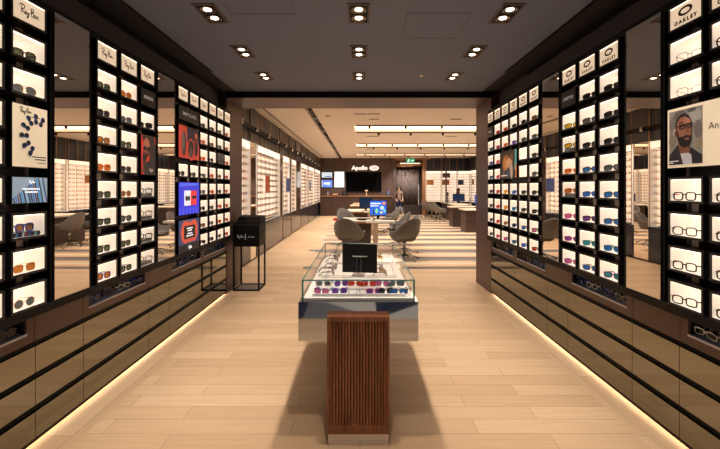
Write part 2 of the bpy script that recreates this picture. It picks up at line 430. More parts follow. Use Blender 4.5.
# columns are indexed from the opening towards the camera; rows from the top
SKIP = {('L',1): {(3,0),(4,0),(5,0)}, ('R',1): {(3,0),(4,0),(3,1),(4,1)},
        ('L',2): {(1,0),(3,0),(4,0)}, ('R',2): {(1,0)},
        ('L',3): {(1,4),(1,5),(2,4),(2,5),(3,4),(3,5),(5,4),(5,5),(6,4),(6,5),(7,4),(7,5),(8,4),(8,5),(3,1)},
        ('R',3): {(1,0),(3,2),(3,3),(4,2),(4,3)}}
UNITNAME = {1: {'L': 'arc-poster', 'R': 'portrait-poster'}, 2: {'L': 'three-column', 'R': 'three-column'}, 3: {'L': 'six-column', 'R': 'six-column'}}
for side in 'LR':
    X, rz, s = SIDE[side]
    for k in (1, 2, 3):
        y0, y1, cols = MODS[k]; W = y1-y0
        lx = (lambda Y: Y-y0) if side == 'L' else (lambda Y: y1-Y-OW)
        t = thing('wall_display_unit', 'tall black %s display of lit boxes on the %s' % (UNITNAME[k][side], WALLNAME[side]), 'display unit', (X, y0 if side == 'L' else y1, 0), rz)
        obj('back_panel', one(BACKING, 0, W, DB+.001, .168, .826, 2.56), t)
        for a in (0, W-.02): obj('side_panel', one(BLACK, a, a+.02, .012, DB, .826, 2.56), t)
        obj('top_panel', one(BLACK, .021, W-.021, .012, DB, 2.5465, 2.56), t)
        for c, Y in enumerate(cols):
            for r in range(9):
                if (r, c) in SKIP[(side, k)]: continue
                b = obj('display_box', FR_ME, t, (lx(Y), 0, ROW[r]))
                if r == 0:
                    obj('logo_panel', LP_ME, b); obj('led_strip', LT_ME, b)
                    obj('lettering', SCR_ME if side == 'L' else OVAL_ME, b, (OW/2, .003, OH*.48))
                else:
                    obj('lit_interior', IN_ME, b); obj('led_strip', LED_ME, b)
                if r < 8 and (k < 3 or c not in (0,)):
                    obj('bracket', BRK_ME, t, (lx(Y)+OW/2-.03*s, 0, ROW[r]-.0125-(.1965-OH-.025)))
    # mirrors between the units
    for (y0, y1, nm) in ((2.279, 2.586, 'between the %s-poster and three-column displays' % ('arc' if side == 'L' else 'portrait')), (3.45, 3.772, 'between the three-column and six-column displays')):
        t = thing('wall_mirror', 'tall narrow mirror panel %s on %s' % (nm, WALLNAME[side]), 'mirror', at(side, (y0+y1)/2, .007, .826), rz)
        h = (y1-y0)/2
        obj('mirror_glass', one(MIRROR, -h+.006, h-.006, .0, .006, .0, 1.734), t)
        fm = MB(); fm.box(-h, -h+.006, -.001, .01, 0, 1.734, BLACK); fm.box(h-.006, h, -.001, .01, 0, 1.734, BLACK); fm.box(-h+.006, h-.006, .006, .16, 0, 1.734, BLACK)
        obj('mirror_frame', fm, t)
    # black ledge below the displays
    lg = MB(); lg.box(0, YP0-.6, 0, .17, .774, .826, BLACK)
    o = obj('ledge', lg, None, at(side, .6 if side == 'L' else YP0, 0, 0), rz); bevel(o, .003)
    tag(o, 'long black ledge running under the displays of the %s' % WALLNAME[side], 'ledge')
    tp = MB(); tp.box(0, YP0-.6, .01, .17, 2.56, 2.585, BLACK)
    o = obj('header_rail', tp, None, at(side, .6 if side == 'L' else YP0, 0, 0), rz)
    tag(o, 'black rail along the top of the displays on %s' % WALLNAME[side], 'rail')

# ------------------------------------------------------------------ base cabinets with mirrored drawers and glass-fronted trays
SEAMS = [(.6, 1.40, 1), (1.40, 2.213, 1), (2.213, 2.597, 0), (2.597, 3.40, 1), (3.40, 3.77, 0), (3.77, 4.57, 1), (4.57, 5.388, 1)]
CABN = ['before the camera', 'below the %s display', 'below the mirror beside the %s display', 'below the three-column display', 'below the mirror beside the six-column display', 'below the six-column display, camera half', 'below the six-column display, opening half']
TRAYS = []
for side in 'LR':
    rz = SIDE[side][1]
    for ci, (y0, y1, tray) in enumerate(SEAMS):
        W = y1-y0
        nm = CABN[ci] % UNITNAME[1][side] if '%s' in CABN[ci] else CABN[ci]
        t = thing('drawer_cabinet', '%sdrawer cabinet %s on %s' % ('mirrored ' if not tray else 'tray-topped ', nm, WALLNAME[side]), 'cabinet', at(side, y0 if side == 'L' else y1, .06, 0), rz, 'mirrored drawer cabinets')
        g = .002
        cbm = MB(); cbm.box(0, W, .02, .109, .03, .61, BLACK); cbm.box(0, W, .002, .02, .024, .043, BLACK)
        obj('carcass', cbm, t)
        for (z0, z1) in ((.424, .578), (.236, .386), (.046, .196)):
            f = obj('drawer', one(BRONZE, g, W-g, 0, .02, z0, z1), t)
        if not tray:
            obj('front_panel', one(BROWNMET, g, W-g, .004, .02, .608, .772), t)
        else:
            e = .055; p = MB()
            p.box(g, W-g, .004, .02, .608, .664, BROWNMET); p.box(g, e, .004, .02, .664, .772, BROWNMET); p.box(W-e, W-g, .004, .02, .664, .772, BROWNMET)
            obj('front_panel', p, t)
            q = MB()
            q.prism([(.02, .655), (.109, .695), (.109, .70), (.02, .663)], 'x', e, W-e, mat('tray lining', (70, 68, 74), .25))
            q.box(e-.006, e, .02, .109, .64, .77, BLACK); q.box(W-e, W-e+.006, .02, .109, .64, .77, BLACK); q.box(e, W-e, .1045, .109, .70, .77, BLACK)
            obj('tray', q, t)
            obj('tray_fill_glow', one(mat('tray fill glow', (235, 240, 255), .5, 0, 4., (250, 244, 240)), e+.01, W-e-.01, .03, .04, .7685, .7725), t)  # added glowing strip that lifts the dark tray interior
            obj('acrylic_lip', one(mat('acrylic edge', (190, 186, 190), .15), e, W-e, .0, .004, .660, .672), t)
            TRAYS.append((side, y0, y1, nm, e))
        ls = obj('led_strip', one(mat('plinth led', (255, 226, 190), .5, 0, 10., (255, 226, 192)), .0, W, .03, .05, .026, .0298), t)
# ------------------------------------------------------------------ spectacles
FMATS = {n: mat('frame '+n, c, .3) for n, c in dict(black=(22,20,22), tortoise=(84,48,26), gold=(176,136,84), blue=(46,72,170), red=(206,36,30), grey=(96,96,100), pink=(196,90,140), purple=(92,52,128), white=(220,214,210), orange=(214,110,30), clear=(190,176,160), teal=(40,120,130)).items()}
LMATS = {n: mat('lens '+n, c, .08) for n, c in dict(green=(76,86,66), amber=(170,104,40), grey=(82,88,92), brown=(128,86,54), dark=(26,26,32), blue=(44,110,190), purple=(120,60,150), yellow=(226,176,24), red=(196,60,40), pink=(206,100,150), teal=(50,140,150), black=(14,14,18)).items()}
for n_, m_ in list(LMATS.items()):     # tinted lenses let part of the light through
    nt_ = m_.node_tree; b_ = nt_.nodes['Principled BSDF']; o_ = nt_.nodes['Material Output']
    tr_ = nt_.nodes.new('ShaderNodeBsdfTransparent'); mx_ = nt_.nodes.new('ShaderNodeMixShader')
    c_ = b_.inputs['Base Color'].default_value
    tr_.inputs['Color'].default_value = tuple(min(1, v*1.15+.03) for v in c_[:3])+(1,)
    mx_.inputs['Fac'].default_value = .45 if n_ in ('green', 'amber', 'grey', 'brown', 'yellow') else .7
    nt_.links.new(tr_.outputs[0], mx_.inputs[1]); nt_.links.new(b_.outputs[0], mx_.inputs[2]); nt_.links.new(mx_.outputs[0], o_.inputs['Surface'])
CLEARL = glass_mat('clear lens', (1, 1, 1), .05); LMATS['clear'] = CLEARL
FP, LPm = mat('frame placeholder slot', (22,20,22), .3), mat('lens placeholder slot', (26,26,32), .1)
def lens_outline(kind, n=18):
    pts = []
    for i in range(n):
        t = 2*PI*i/n; c, s = math.cos(t), math.sin(t)
        if kind == 'square': e = .55; a, b = .0265, .0215
        elif kind == 'round': e = .95; a, b = .0245, .0235
        elif kind == 'aviator': e = .8; a, b = .0285, .0245
        else: e = .6; a, b = .033, .019          # wrap
        x = a*math.copysign(abs(c)**e, c); z = b*math.copysign(abs(s)**e, s)
        if kind == 'aviator': x += .004*(z/.0245)*-1*(1 if z > 0 else .2); 
        if kind == 'wrap': z -= .004*(x/.033)
        pts.append((x, z))
    return pts
def spec_parts(kind, thick=.0028):
    """frame, lens, temple mesh builders; stands on z=0, faces -y, temples go +y"""
    out = lens_outline(kind); a = max(p[0] for p in out); hb = -min(p[1] for p in out)
    cx = a+.009; zc = hb+thick
    curve = .10 if kind == 'wrap' else .02
    def yy(x): return curve*4*x*x*1.2
    fr = MB()
    for s in (-1, 1):
        fr.tube([(s*(cx+p[0]), yy(cx+p[0]), zc+p[1]) for p in out], thick, FP, 6, True)
        ex = cx+a
        fr.tube([(s*ex, yy(ex), zc+.010), (s*(ex+.006), yy(ex)+.004, zc+.011), (s*(ex+.008), yy(ex)+.012, zc+.010)], thick*1.05, FP, 6)
    br = [(-.011, 0, zc+.006), (-.004, -.002, zc+.010), (.004, -.002, zc+.010), (.011, 0, zc+.006)]
    fr.tube(br, thick, FP, 6)
    if kind == 'aviator': fr.tube([(-.02, 0, zc+.019), (0, -.002, zc+.021), (.02, 0, zc+.019)], thick*.8, FP, 6)
    def lens(s):
        l = MB(); n = len(out)
        vs = [(s*(cx+p[0]), yy(cx+p[0])+.0006, zc+p[1]) for p in out]+[(s*cx, yy(cx)-.0015, zc)]
        l.add(vs, [((i, (i+1) % n, n) if s > 0 else ((i+1) % n, i, n)) for i in range(n)], LPm, True)
        return l
    def temple(s):
        ex = cx+a+.008; y0 = yy(cx+a)+.012; m = MB()
        m.tube([(s*ex, y0, zc+.010), (s*(ex-.002), y0+.04, zc+.011), (s*(ex-.006), y0+.075, zc+.008), (s*(ex-.010), y0+.092, max(.003, zc-.012)), (s*(ex-.012), y0+.10, .003)], thick*1.1, FP, 5, False, thick*.9)
        return m
    return fr, lens(-1), lens(1), temple(-1), temple(1)
KINDS = {}
for kd in ('square', 'round', 'aviator', 'wrap'):
    for th, tn in ((.0037, 'thick'), (.0016, 'thin')):
        p = spec_parts(kd, th); full = MB()
        for q in p: full.merge(q)
        KINDS[(kd, tn)] = ([q.mesh(n) for q, n in zip(p, ('frame', 'lens', 'lens', 'temple', 'temple'))], full.mesh('sunglasses'))
def setm(o, f, l):
    for sl_ in o.material_slots:
        nm = sl_.material.name; sl_.link = 'OBJECT'
        sl_.material = FMATS[f] if nm.startswith('frame') else LMATS[l]
NG = [0]
def spectacles(kind, tn, f, l, loc, rz, label, group, parts=True, scale=1., name='sunglasses', cat='sunglasses', tilt=0, temple_col=None):
    ms, full = KINDS[(kind, tn)]; NG[0] += 1
    if parts:
        r = thing(name, label, cat, loc, rz, group)
        for nme, me in zip(('frame', 'lens', 'lens', 'temple', 'temple'), ms):
            o = obj(nme, me, r); setm(o, temple_col if (nme == 'temple' and me is ms[3] and temple_col) else f, l)
    else:
        r = tag(obj(name, full, None, loc, rz), label, cat, group); setm(r, f, l)
    r.scale = (scale,)*3
    if tilt: r.rotation_euler.x = tilt
    return r
PLINTH = []
def plinth(side, Y, r, where, art=False):
    p = MB(); w, d, h = .082, .02, .024
    p.box(-w, w, 0, .085, 0, h, mat('black plinth', (30, 28, 30), .35)); 
    t = tag(obj('display_plinth', p, None, at(side, Y, .012, ROW[r]+.001), SIDE[side][1]), 'black plinth in %s' % where, 'plinth', 'plinths in the display boxes')
    q = MB()
    if art:
        for i, cc in enumerate(((60,130,190),(30,40,60),(190,210,220),(150,60,50),(40,90,160),(30,34,44),(90,170,200),(50,50,60))):
            x = -w+.003+i*.0198; q.poly([(x, .003), (x+.013, .003), (x+.019, h-.002), (x+.006, h-.002)], -.0008, mat('plinth art %d' % i, cc, .5))
    else:
        q.poly([(-w+.012, .007), (w-.012, .007), (w-.012, .0085), (-w+.012, .0085)], -.0008, WHITEP)
        q.poly([(-w+.012, .016), (w-.03, .016), (w-.03, .0172), (-w+.012, .0172)], -.0008, WHITEP)
    obj('plinth_print', q, t)
    return h
def put(side, k, r, c, kind, f, l, tn='thick', rot=0, parts=None, pl=False, art=False, tc=None, d=.03, dx=0.):
    Y = MODS[k][2][c]+OW/2
    Xs, rz, s = SIDE[side]
    where = '%s row, column %s from the opening, %s %s display' % (ORD[r+1], ['one', 'two', 'three', 'four', 'five', 'six'][c], {'L': 'script-logo', 'R': 'oval-logo'}[side], UNITNAME[k][side])
    z = ROW[r]+.001
    if pl: z += plinth(side, Y, r, where, art)
    desc = '%s %s' % (f, 'eyeglasses' if l == 'clear' else '%s-lens sunglasses' % l)
    spectacles(kind, tn, f, l, at(side, Y+dx, d, z), rz+math.radians(rot), '%s in %s' % (desc, where), 'sunglasses in the lit boxes of the %s' % WALLNAME[side], parts if parts is not None else k < 3, temple_col=tc)
# arc-poster unit
put('L',1,1,0,'square','tortoise','green',rot=-6); put('L',1,2,0,'aviator','gold','grey','thin',rot=-6)
put('L',1,6,0,'square','blue','brown',rot=6,pl=True,art=True); put('L',1,7,0,'square','gold','amber','thin',rot=-4); put('L',1,8,0,'round','gold','grey','thin',rot=-4)
for r in range(1, 9): put('L',1,r,1,'square','black','green',rot=-4)
# three-column script unit
colA = [('square','black','green'),('square','black','dark'),('square','tortoise','amber'),('square','orange','amber'),('square','black','green'),('square','black','green'),('square','black','green'),('square','purple','amber')]
colB = [('round','orange','amber'),('square','grey','grey'),('square','black','green'),('square','grey','dark'),('round','gold','brown'),('round','black','grey'),('square','black','green'),('square','black','green')]
for r in range(8):
    put('L',2,r+1,2,*colA[r],rot=random.uniform(-8,6)); put('L',2,r+1,1,*colB[r],rot=random.uniform(-8,6))
for r, f in ((2,'black'),(5,'grey'),(6,'gold'),(7,'black'),(8,'gold')):
    put('L',2,r,0,'square',f,'clear' if r > 2 else 'dark',rot=-35,pl=r > 4,d=.03)
# six-column script unit
fr3 = ['black','black','tortoise','orange','black','red','grey']; ln3 = ['dark','green','brown','red','dark','amber','grey']
for c in range(6):
    for r in range(1, 9):
        if (r, c) in SKIP[('L',3)]: continue
        q = (c*3+r*5) % 7
        if c == 0: q = 5 if r % 3 else 3
        put('L',3,r,c,['square','round','square','wrap'][(c+r) % 4],fr3[q],ln3[q],rot=-10,dx=.0)
# portrait-poster unit (optical frames)
put('R',1,1,0,'square','blue','clear','thin',rot=24,tc='black'); put('R',1,2,0,'square','grey','clear','thin',rot=24)
for r_, f_, ro_ in ((5,'black',8), (6,'grey',14), (7,'black',12), (8,'black',16)):
    put('R',1,r_,0,'square',f_,'clear',rot=ro_,tc='red' if r_ != 6 else None,d=.025, dx=.03)
for r in (1, 2, 5, 6, 7, 8): put('R',1,r,1,'square','black','clear',rot=10,d=.03,dx=.03,tc='red' if r == 7 else None)
# three-column oval unit
cA = [('black','dark'),('black','dark'),('black','black'),('black','grey'),('black','blue'),('grey','blue'),('teal','blue'),('purple','teal')]
cB = [('black','black'),('black','grey'),('black','dark'),('black','blue'),('blue','blue'),('black','purple'),('teal','teal'),('orange','blue')]
cD = [None,('teal','yellow'),('black','yellow'),('orange','amber'),('orange','amber'),('pink','pink'),('pink','purple'),('purple','pink')]
cB[7] = ('grey','blue')
for r in range(8):
    put('R',2,r+1,2,'wrap',*cA[r],rot=14,d=.035,dx=.0); put('R',2,r+1,1,'wrap',*cB[r],rot=18,d=.035,dx=.0)
    if cD[r]: put('R',2,r+1,0,'wrap',*cD[r],rot=25,pl=r in (2, 4),d=.035,dx=.0)
# six-column oval unit
cc = {0: [('grey','dark'),('blue','teal'),('blue','blue'),('grey','blue'),('black','dark'),('grey','dark'),('grey','grey'),('grey','grey')],
      1: [('pink','red'),('pink','red'),('red','pink'),('pink','red'),('red','red'),('red','red'),('orange','red'),('red','pink')],
      2: [('orange','red'),('orange','amber'),('grey','dark'),('orange','yellow'),('orange','yellow'),('orange','yellow'),('tortoise','amber'),('purple','pink')],
      3: [('grey','dark'),('blue','purple'),None,None,('blue','blue'),('teal','blue'),('blue','dark'),('black','blue')],
      4: [('black','dark'),('black','grey'),None,None,('black','dark'),('black','dark'),('grey','blue'),('blue','blue')],
      5: [('black','brown'),('black','grey'),('black','dark'),('black','grey'),('black','dark'),('black','dark'),('black','pink'),('black','red')]}
for c in range(6):
    for r in range(1, 9):
        if (r, c) in SKIP[('R',3)] or not cc[c][r-1]: continue
        if c in (3,) and r in (3, 4): continue
        put('R',3,r,c,'wrap',*cc[c][r-1],rot=16,d=.035,dx=-.005)
# spectacles in the trays
tf = ['black','clear','grey','tortoise','black','blue','white','grey']; tl = ['dark','black','grey','dark','blue','dark','green','black']
for (side, y0, y1, nm, e) in TRAYS:
    if y1 < 1.5: continue
    n = 4; W = y1-y0-2*e
    for row in range(2):
        for i in range(n):
            if y0+e+W*(i+.5)/n < 1.75: continue
            d = .06+.028+row*.036; z = .664+(d-.08)*.416+.016
            Y = y0+e+W*(i+.5)/n+random.uniform(-.012, .012)
            q = random.randrange(8)
            short = nm.replace('below the ', '').replace(' display', '').replace(', ', ' ')
            g_ = spectacles(random.choice(['square','wrap','round']), 'thick', tf[q], tl[q], at(side, Y, d, z), SIDE[side][1]+random.uniform(-.3, .3),
                '%s sunglasses, %s row, %s from opening, tray under %s %s' % (tf[q], ('front', 'rear')[row], ORD[n-i], {'L': 'script-logo', 'R': 'oval-logo'}[side], short), 'sunglasses in the drawer trays', False, .95, tilt=0)
            g_.scale = (.95, .3, .85)

# ------------------------------------------------------------------ posters, signs and screens on the walls
def mount(side, k, r0, r1, c0, c1, grow=.012):
    """panel over rows r0..r1, columns c0(opening side)..c1 (camera side); returns centre Y, z0, z1, half width"""
    cols = MODS[k][2]; ya = cols[c1]-grow; yb = cols[c0]+OW+grow
    return (ya+yb)/2, ROW[r1]-grow, ROW[r0]+OH+grow, (yb-ya)/2
def panel(name, label, cat, side, place, face, body=BLACK, d0=-.004):
    Yc, z0, z1, h = place; H = z1-z0
    t = thing(name, label, cat, at(side, Yc, d0, z0), SIDE[side][1])
    obj('panel', one(body, -h, h, .002, .03, 0, H), t)
    obj('face', one(face, -h+.003, h-.003, 0, .002, .003, H-.003), t)
    obj('wall_mount', one(BRACKET, -.025, .025, .03, .1449, H*.3, H*.7), t)
    return t, h, H
def art(t, layers, name='print'):
    m = MB()
    for i, (mt, pts) in enumerate(layers): m.poly(pts, -.0006-.0003*i, mt)
    return obj(name, m, t)
def emat(name, rgb, e=.45): return mat(name, rgb, .4, 0, e)
# arc poster
CREAM = mat('cream lit poster', (222, 204, 176), .6, 0, .42, (240, 214, 180))
t, h, H = panel('poster', 'cream poster with an arc of dark sunglasses in the arc-poster display', 'poster', 'L', mount('L', 1, 3, 4, 0, 0), CREAM)
DB1, DB2 = mat('print navy', (24, 26, 40), .6), mat('print blue', (50, 80, 150), .6)
lay = []
for i in range(7):
    a = math.radians(62+i*30); r = .078
    cx, cz = .035+r*math.cos(a)*1.05, H*.52+r*math.sin(a)*1.25
    tx, tz = math.cos(a), math.sin(a); nx, nz = -tz, tx
    for o_, w_, mt in ((-.017, .013, DB1), (.013, .014, DB1)):
        c0, c1 = cx+tx*o_, cz+tz*o_
        lay.append((mt, [(c0+tx*w_*1.15*math.cos(q)+nx*.0145*math.sin(q), c1+tz*w_*1.15*math.cos(q)+nz*.0145*math.sin(q)) for q in [2*PI*j/10 for j in range(10)]]))
    lay.append((DB2, [(cx+tx*-.03+nx*.01, cz+tz*-.03+nz*.01), (cx+tx*.03+nx*.012, cz+tz*.03+nz*.012), (cx+tx*.03+nx*.006, cz+tz*.03+nz*.006), (cx+tx*-.03+nx*.004, cz+tz*-.03+nz*.004)]))
for z_, x0_, x1_, w_ in ((.058, -.0, .10, .006), (.044, .02, .10, .006), (.026, .035, .10, .003)): lay.append((INK, [(x0_, z_), (x1_-.006, z_), (x1_-.006, z_+w_), (x0_, z_+w_)]))
art(t, lay); obj('lettering', script_logo(.075, INK, .09), t, (-.035, -.003, H-.035))
lay = [(INK, [(.0, H-.062), (.06, H-.062), (.06, H-.058), (.0, H-.058)])]; art(t, lay, 'caption')
# small screen
SCB = emat('screen pale blue', (142, 160, 176), .5)
t, h, H = panel('screen', 'small landscape screen with slanted blue streaks under the arc poster', 'screen', 'L', mount('L', 1, 5, 5, 0, 0), SCB)
lay = []; cols_ = [(20,24,50),(40,110,190),(96,60,60),(16,18,34),(60,150,210),(30,30,50),(150,180,200),(20,40,100)]
for i in range(16):
    x = -h+.01+i*.0135; top = min(H-.006, .03+i*.009)
    lay.append((emat('streak %d' % (i % 8), cols_[i % 8], .5), [(x, .004), (min(x+.008, h-.004), .004), (max(x-.03*top/.14, -h+.004)+.007, top), (max(x-.03*top/.14, -h+.004), top)]))
art(t, lay); WL = emat('white lit lettering', (240, 240, 240), .8)
obj('lettering', script_logo(.04, WL, .1), t, (0.0, -.008, H*.8))
art(t, [(WL, [(-.06, H*.52), (.05, H*.52), (.05, H*.57), (-.06, H*.57)]), (WL, [(-.045, H*.4), (.035, H*.4), (.035, H*.45), (-.045, H*.45)])], 'caption').location.y = -.008
# dark signs
SGN = mat('dark sign', (44, 46, 52), .5); LETT = mat('pale lettering', (214, 208, 200), .5, 0, .35)
def sign(label, side, pl, s, size):
    t, h, H = panel('sign', label, 'sign', side, pl, SGN); obj('lettering', text_mesh(s, size, LETT, bold=.0006), t, (0, -.0015, H*.5)); return t
sign('small dark sign lettered REVERSE at top of three-column script-logo display', 'L', mount('L', 2, 1, 1, 0, 0), 'REVERSE', .038)
sign('wide dark sign lettered SMART GLASSES at top of six-column script-logo display', 'L', mount('L', 3, 1, 1, 4, 5), 'SMART GLASSES', .046)
sign('small dark sign lettered LIFESTYLE at top of three-column oval-logo display', 'R', mount('R', 2, 1, 1, 0, 0), 'LIFESTYLE', .036)
t, h, H = panel('sign', 'small dark sign beside the opening on six-column oval-logo display', 'sign', 'R', mount('R', 3, 1, 1, 0, 0), SGN)
art(t, [(LETT, [(-.05, H*.46), (.05, H*.46), (.05, H*.54), (-.05, H*.54)])])
t, h, H = panel('sign', 'small grey glass sign between boxes near opening, six-column script-logo display', 'sign', 'L', mount('L', 3, 3, 3, 1, 1), mat('smoky glass sign', (92, 90, 90), .15))
# red and black portrait poster
t, h, H = panel('poster', 'red and black poster of a man in dark sunglasses, three-column script-logo display', 'poster', 'L', mount('L', 2, 3, 4, 0, 0), mat('poster black', (30, 20, 22), .4, 0, .1))
PR, PS, PSD, PK = emat('poster red', (196, 44, 36), .35), mat('poster skin', (176, 104, 84), .5, 0, .2), mat('poster skin shade', (112, 60, 50), .5, 0, .15), mat('poster ink', (16, 12, 14), .5)
lay = [(PR, [(-h+.004, .004), (-h+.045, .004), (-h+.02, H*.4), (-h+.05, H*.75), (-h+.01, H-.004), (-h+.004, H-.004)]), (PR, [(h-.018, H*.8), (h-.004, H*.76), (h-.004, H-.004), (h-.018, H-.004)]),
       (PS, ell(-.03, H*.72, .048, .07)), (PSD, ell(-.012, H*.56, .034, .05)), (PSD, [(-.10, .02), (-.06, .02), (-.07, H*.35), (-.09, H*.3)]),
       (PK, ell(-.058, H*.66, .026, .02)), (PK, ell(.002, H*.655, .026, .02)), (PK, ell(-.02, H*.5, .02, .008)), (PR, [(-.05, H*.3), (0, H*.36), (.02, H*.5), (-.02, H*.45)])]
art(t, lay); obj('lettering', script_logo(.06, LETT, .1), t, (.035, -.006, H*.12))
# red swirl poster
t, h, H = panel('poster', 'red poster with black figures above boxes, six-column script-logo display', 'poster', 'L', mount('L', 3, 2, 3, 4, 5), emat('poster vermilion', (190, 58, 44), .3))
GB, GG, GN = mat('poster shadow', (30, 26, 34), .5), mat('poster grey', (120, 110, 112), .5), mat('poster navy', (44, 44, 90), .5)
lay = [(GN, [(-h*.25, H*.55), (h-.004, H*.5), (h-.004, H-.004), (-h*.25, H-.004)]), (GB, ell(-h*.55, H*.45, .05, .13)), (GG, ell(-h*.6, H*.5, .03, .1)), (GB, ell(h*.1, H*.4, .07, .12)), (GB, ell(h*.65, H*.45, .05, .13)),
       (GG, [(-.02, .004), (.02, .004), (.05, H*.35), (.03, H*.4), (0, H*.1)]), (emat('poster orange', (214, 90, 50), .3), ell(h*.62, H*.78, .03, .035))]
art(t, lay)
m_ = MB(); ring(m_, h*.1, H*.3, .085, .12, .07, .1, -.006, emat('poster vermilion', (190, 58, 44))); ring(m_, h*.6, H*.35, .055, .1, .045, .085, -.0065, emat('poster vermilion', (190, 58, 44))); obj('swirl', m_, t)
# blue screen
SBL = emat('screen blue', (40, 44, 190), .9)
t, h, H = panel('screen', 'bright blue screen showing white and red panels, six-column script-logo display', 'screen', 'L', mount('L', 3, 5, 6, 4, 5), SBL)
WHL, RDL = emat('screen white', (226, 224, 232), .7), emat('screen red', (206, 50, 50), .8)
lay = [(emat('screen violet', (70, 90, 210), .9), [(-h+.01, H*.86), (h-.01, H*.92), (h-.02, H*.97), (-h+.02, H*.97)])]
for i in range(6): x = -h+.02+i*.075; lay.append((emat('screen azure', (84, 110, 230), 1.0), [(x, .006), (x+.014, .006), (x+.014, H*.2), (x, H*.2)]))
lay += [(WHL, [(-.13, H*.28), (.02, H*.28), (.02, H*.74), (-.13, H*.74)]), (RDL, [(.02, H*.28), (.17, H*.28), (.17, H*.74), (.02, H*.74)]),
        (PK, ell(-.075, H*.5, .03, .03)), (PK, ell(-.02, H*.5, .025, .03)), (PK, ell(.08, H*.53, .03, .018)), (PK, ell(.135, H*.53, .03, .018)), (PK, [(.05, H*.53), (.165, H*.53), (.165, H*.57), (.05, H*.57)])]
art(t, lay)
# navy screen with orange frame
t, h, H = panel('screen', 'navy screen with orange ring around a dark message box, six-column script-logo display', 'screen', 'L', mount('L', 3, 7, 8, 4, 5), emat('screen slate', (66, 74, 116), .5))
OR = emat('screen orange', (206, 84, 60), .6)
lay = [(emat('screen ink', (26, 28, 34), .2), [(-h+.004, .004), (h-.004, .004), (h-.004, H*.24), (-h+.004, H*.24)]), (OR, ell(0, H*.6, .16, .11)), (OR, ell(-.1, H*.62, .1, .12)), (OR, ell(.1, H*.62, .1, .12)),
       (emat('screen ink', (26, 28, 34), .2), [(-.13, H*.4), (.13, H*.4), (.13, H*.8), (-.13, H*.8)])]
for i, (w_, z_) in enumerate(((.07, .70), (.05, .63), (.06, .54), (.08, .47))): lay.append((WL, [(-w_, H*z_), (w_, H*z_), (w_, H*(z_+.035)), (-w_, H*(z_+.035))]))
art(t, lay); obj('lettering', script_logo(.08, WL, .12), t, (0, -.006, H*.12))
# bearded man poster
t, h, H = panel('poster', 'wide cream poster with portrait of a bearded man in glasses, portrait-poster display', 'poster', 'R', mount('R', 1, 3, 4, 0, 1), CREAM)
x0 = -h+.015; x1 = x0+.215; z0, z1 = .02, H-.018
def P(u, v): return (x0+(x1-x0)*u, z0+(z1-z0)*v)
def E(u, v, a, b, n=20): return [(p[0], p[1]) for p in ell(P(u, v)[0], P(u, v)[1], a*(x1-x0), b*(z1-z0), n)]
def pm(n, c): return mat('portrait '+n, c, .6, 0, .12)
lay = [(pm('backdrop', (150, 142, 132)), [P(0, 0), P(1, 0), P(1, 1), P(0, 1)])]
for i, (u, v, a, b, c) in enumerate(((.15,.75,.15,.16,(120,114,106)),(.35,.9,.2,.09,(104,98,94)),(.8,.85,.18,.12,(176,168,160)),(.88,.6,.12,.16,(116,106,98)),(.1,.45,.1,.15,(136,122,104)),(.9,.35,.1,.1,(150,136,110)),(.7,.96,.14,.035,(90,86,84)),(.2,.6,.08,.08,(172,164,156)))):
    lay.append((pm('blur %d' % i, c), E(u, v, a, b)))
lay += [(pm('neck', (128, 80, 58)), [P(.3, .18), P(.66, .16), P(.64, .45), P(.3, .5)]),
        (pm('jacket', (34, 34, 40)), [P(0, 0), P(1, 0), P(1, .14), P(.68, .3), P(.62, .12), P(.36, .12), P(.28, .36), P(.02, .18)]),
        (pm('shirt', (206, 202, 206)), [P(.42, 0), P(.72, 0), P(.70, .16), P(.62, .2), P(.36, .2), P(.33, .22)]),
        (pm('lapel', (46, 46, 54)), [P(.24, .34), P(.3, .36), P(.46, 0), P(.34, 0)]),
        (pm('hair', (30, 24, 24)), E(.46, .72, .245, .2)),
        (pm('ear', (120, 70, 52)), E(.235, .57, .045, .06)),
        (pm('face', (156, 100, 74)), [P(.27, .6), P(.27, .76), P(.36, .85), P(.52, .87), P(.66, .8), P(.72, .68), P(.70, .5), P(.62, .38), P(.48, .34), P(.34, .42)]),
        (pm('cheek', (184, 124, 94)), E(.56, .77, .12, .06)),
        (pm('beard', (28, 22, 22)), [P(.265, .62), P(.3, .62), P(.34, .5), P(.48, .5), P(.56, .53), P(.66, .5), P(.71, .53), P(.70, .42), P(.64, .33), P(.5, .3), P(.38, .34), P(.29, .46)]),
        (pm('mouth', (150, 84, 76)), E(.58, .455, .07, .022)),
        (pm('nose', (136, 82, 60)), [P(.56, .68), P(.62, .68), P(.66, .56), P(.54, .56)]),
        (pm('glasses', (24, 22, 24)), E(.45, .675, .105, .045)), (pm('glasses', (24, 22, 24)), E(.66, .685, .085, .042)), (pm('glasses', (24, 22, 24)), [P(.25, .68), P(.4, .7), P(.74, .715), P(.74, .735), P(.4, .725), P(.25, .69)]),
        (pm('eye', (110, 76, 62)), E(.46, .67, .07, .024)), (pm('eye', (110, 76, 62)), E(.66, .68, .055, .022)), (pm('brow', (26, 20, 20)), [P(.36, .74), P(.52, .76), P(.52, .775), P(.36, .76)])]
for v, w_ in ((.055, .3), (.025, .14)): lay.append((LETT, [P(.04, v), P(.04+w_, v), P(.04+w_, v+.018), P(.04, v+.018)]))
art(t, lay)
obj('lettering', text_mesh('An', .05, INK, 'LEFT'), t, (x1+.035, -.003, H*.6))
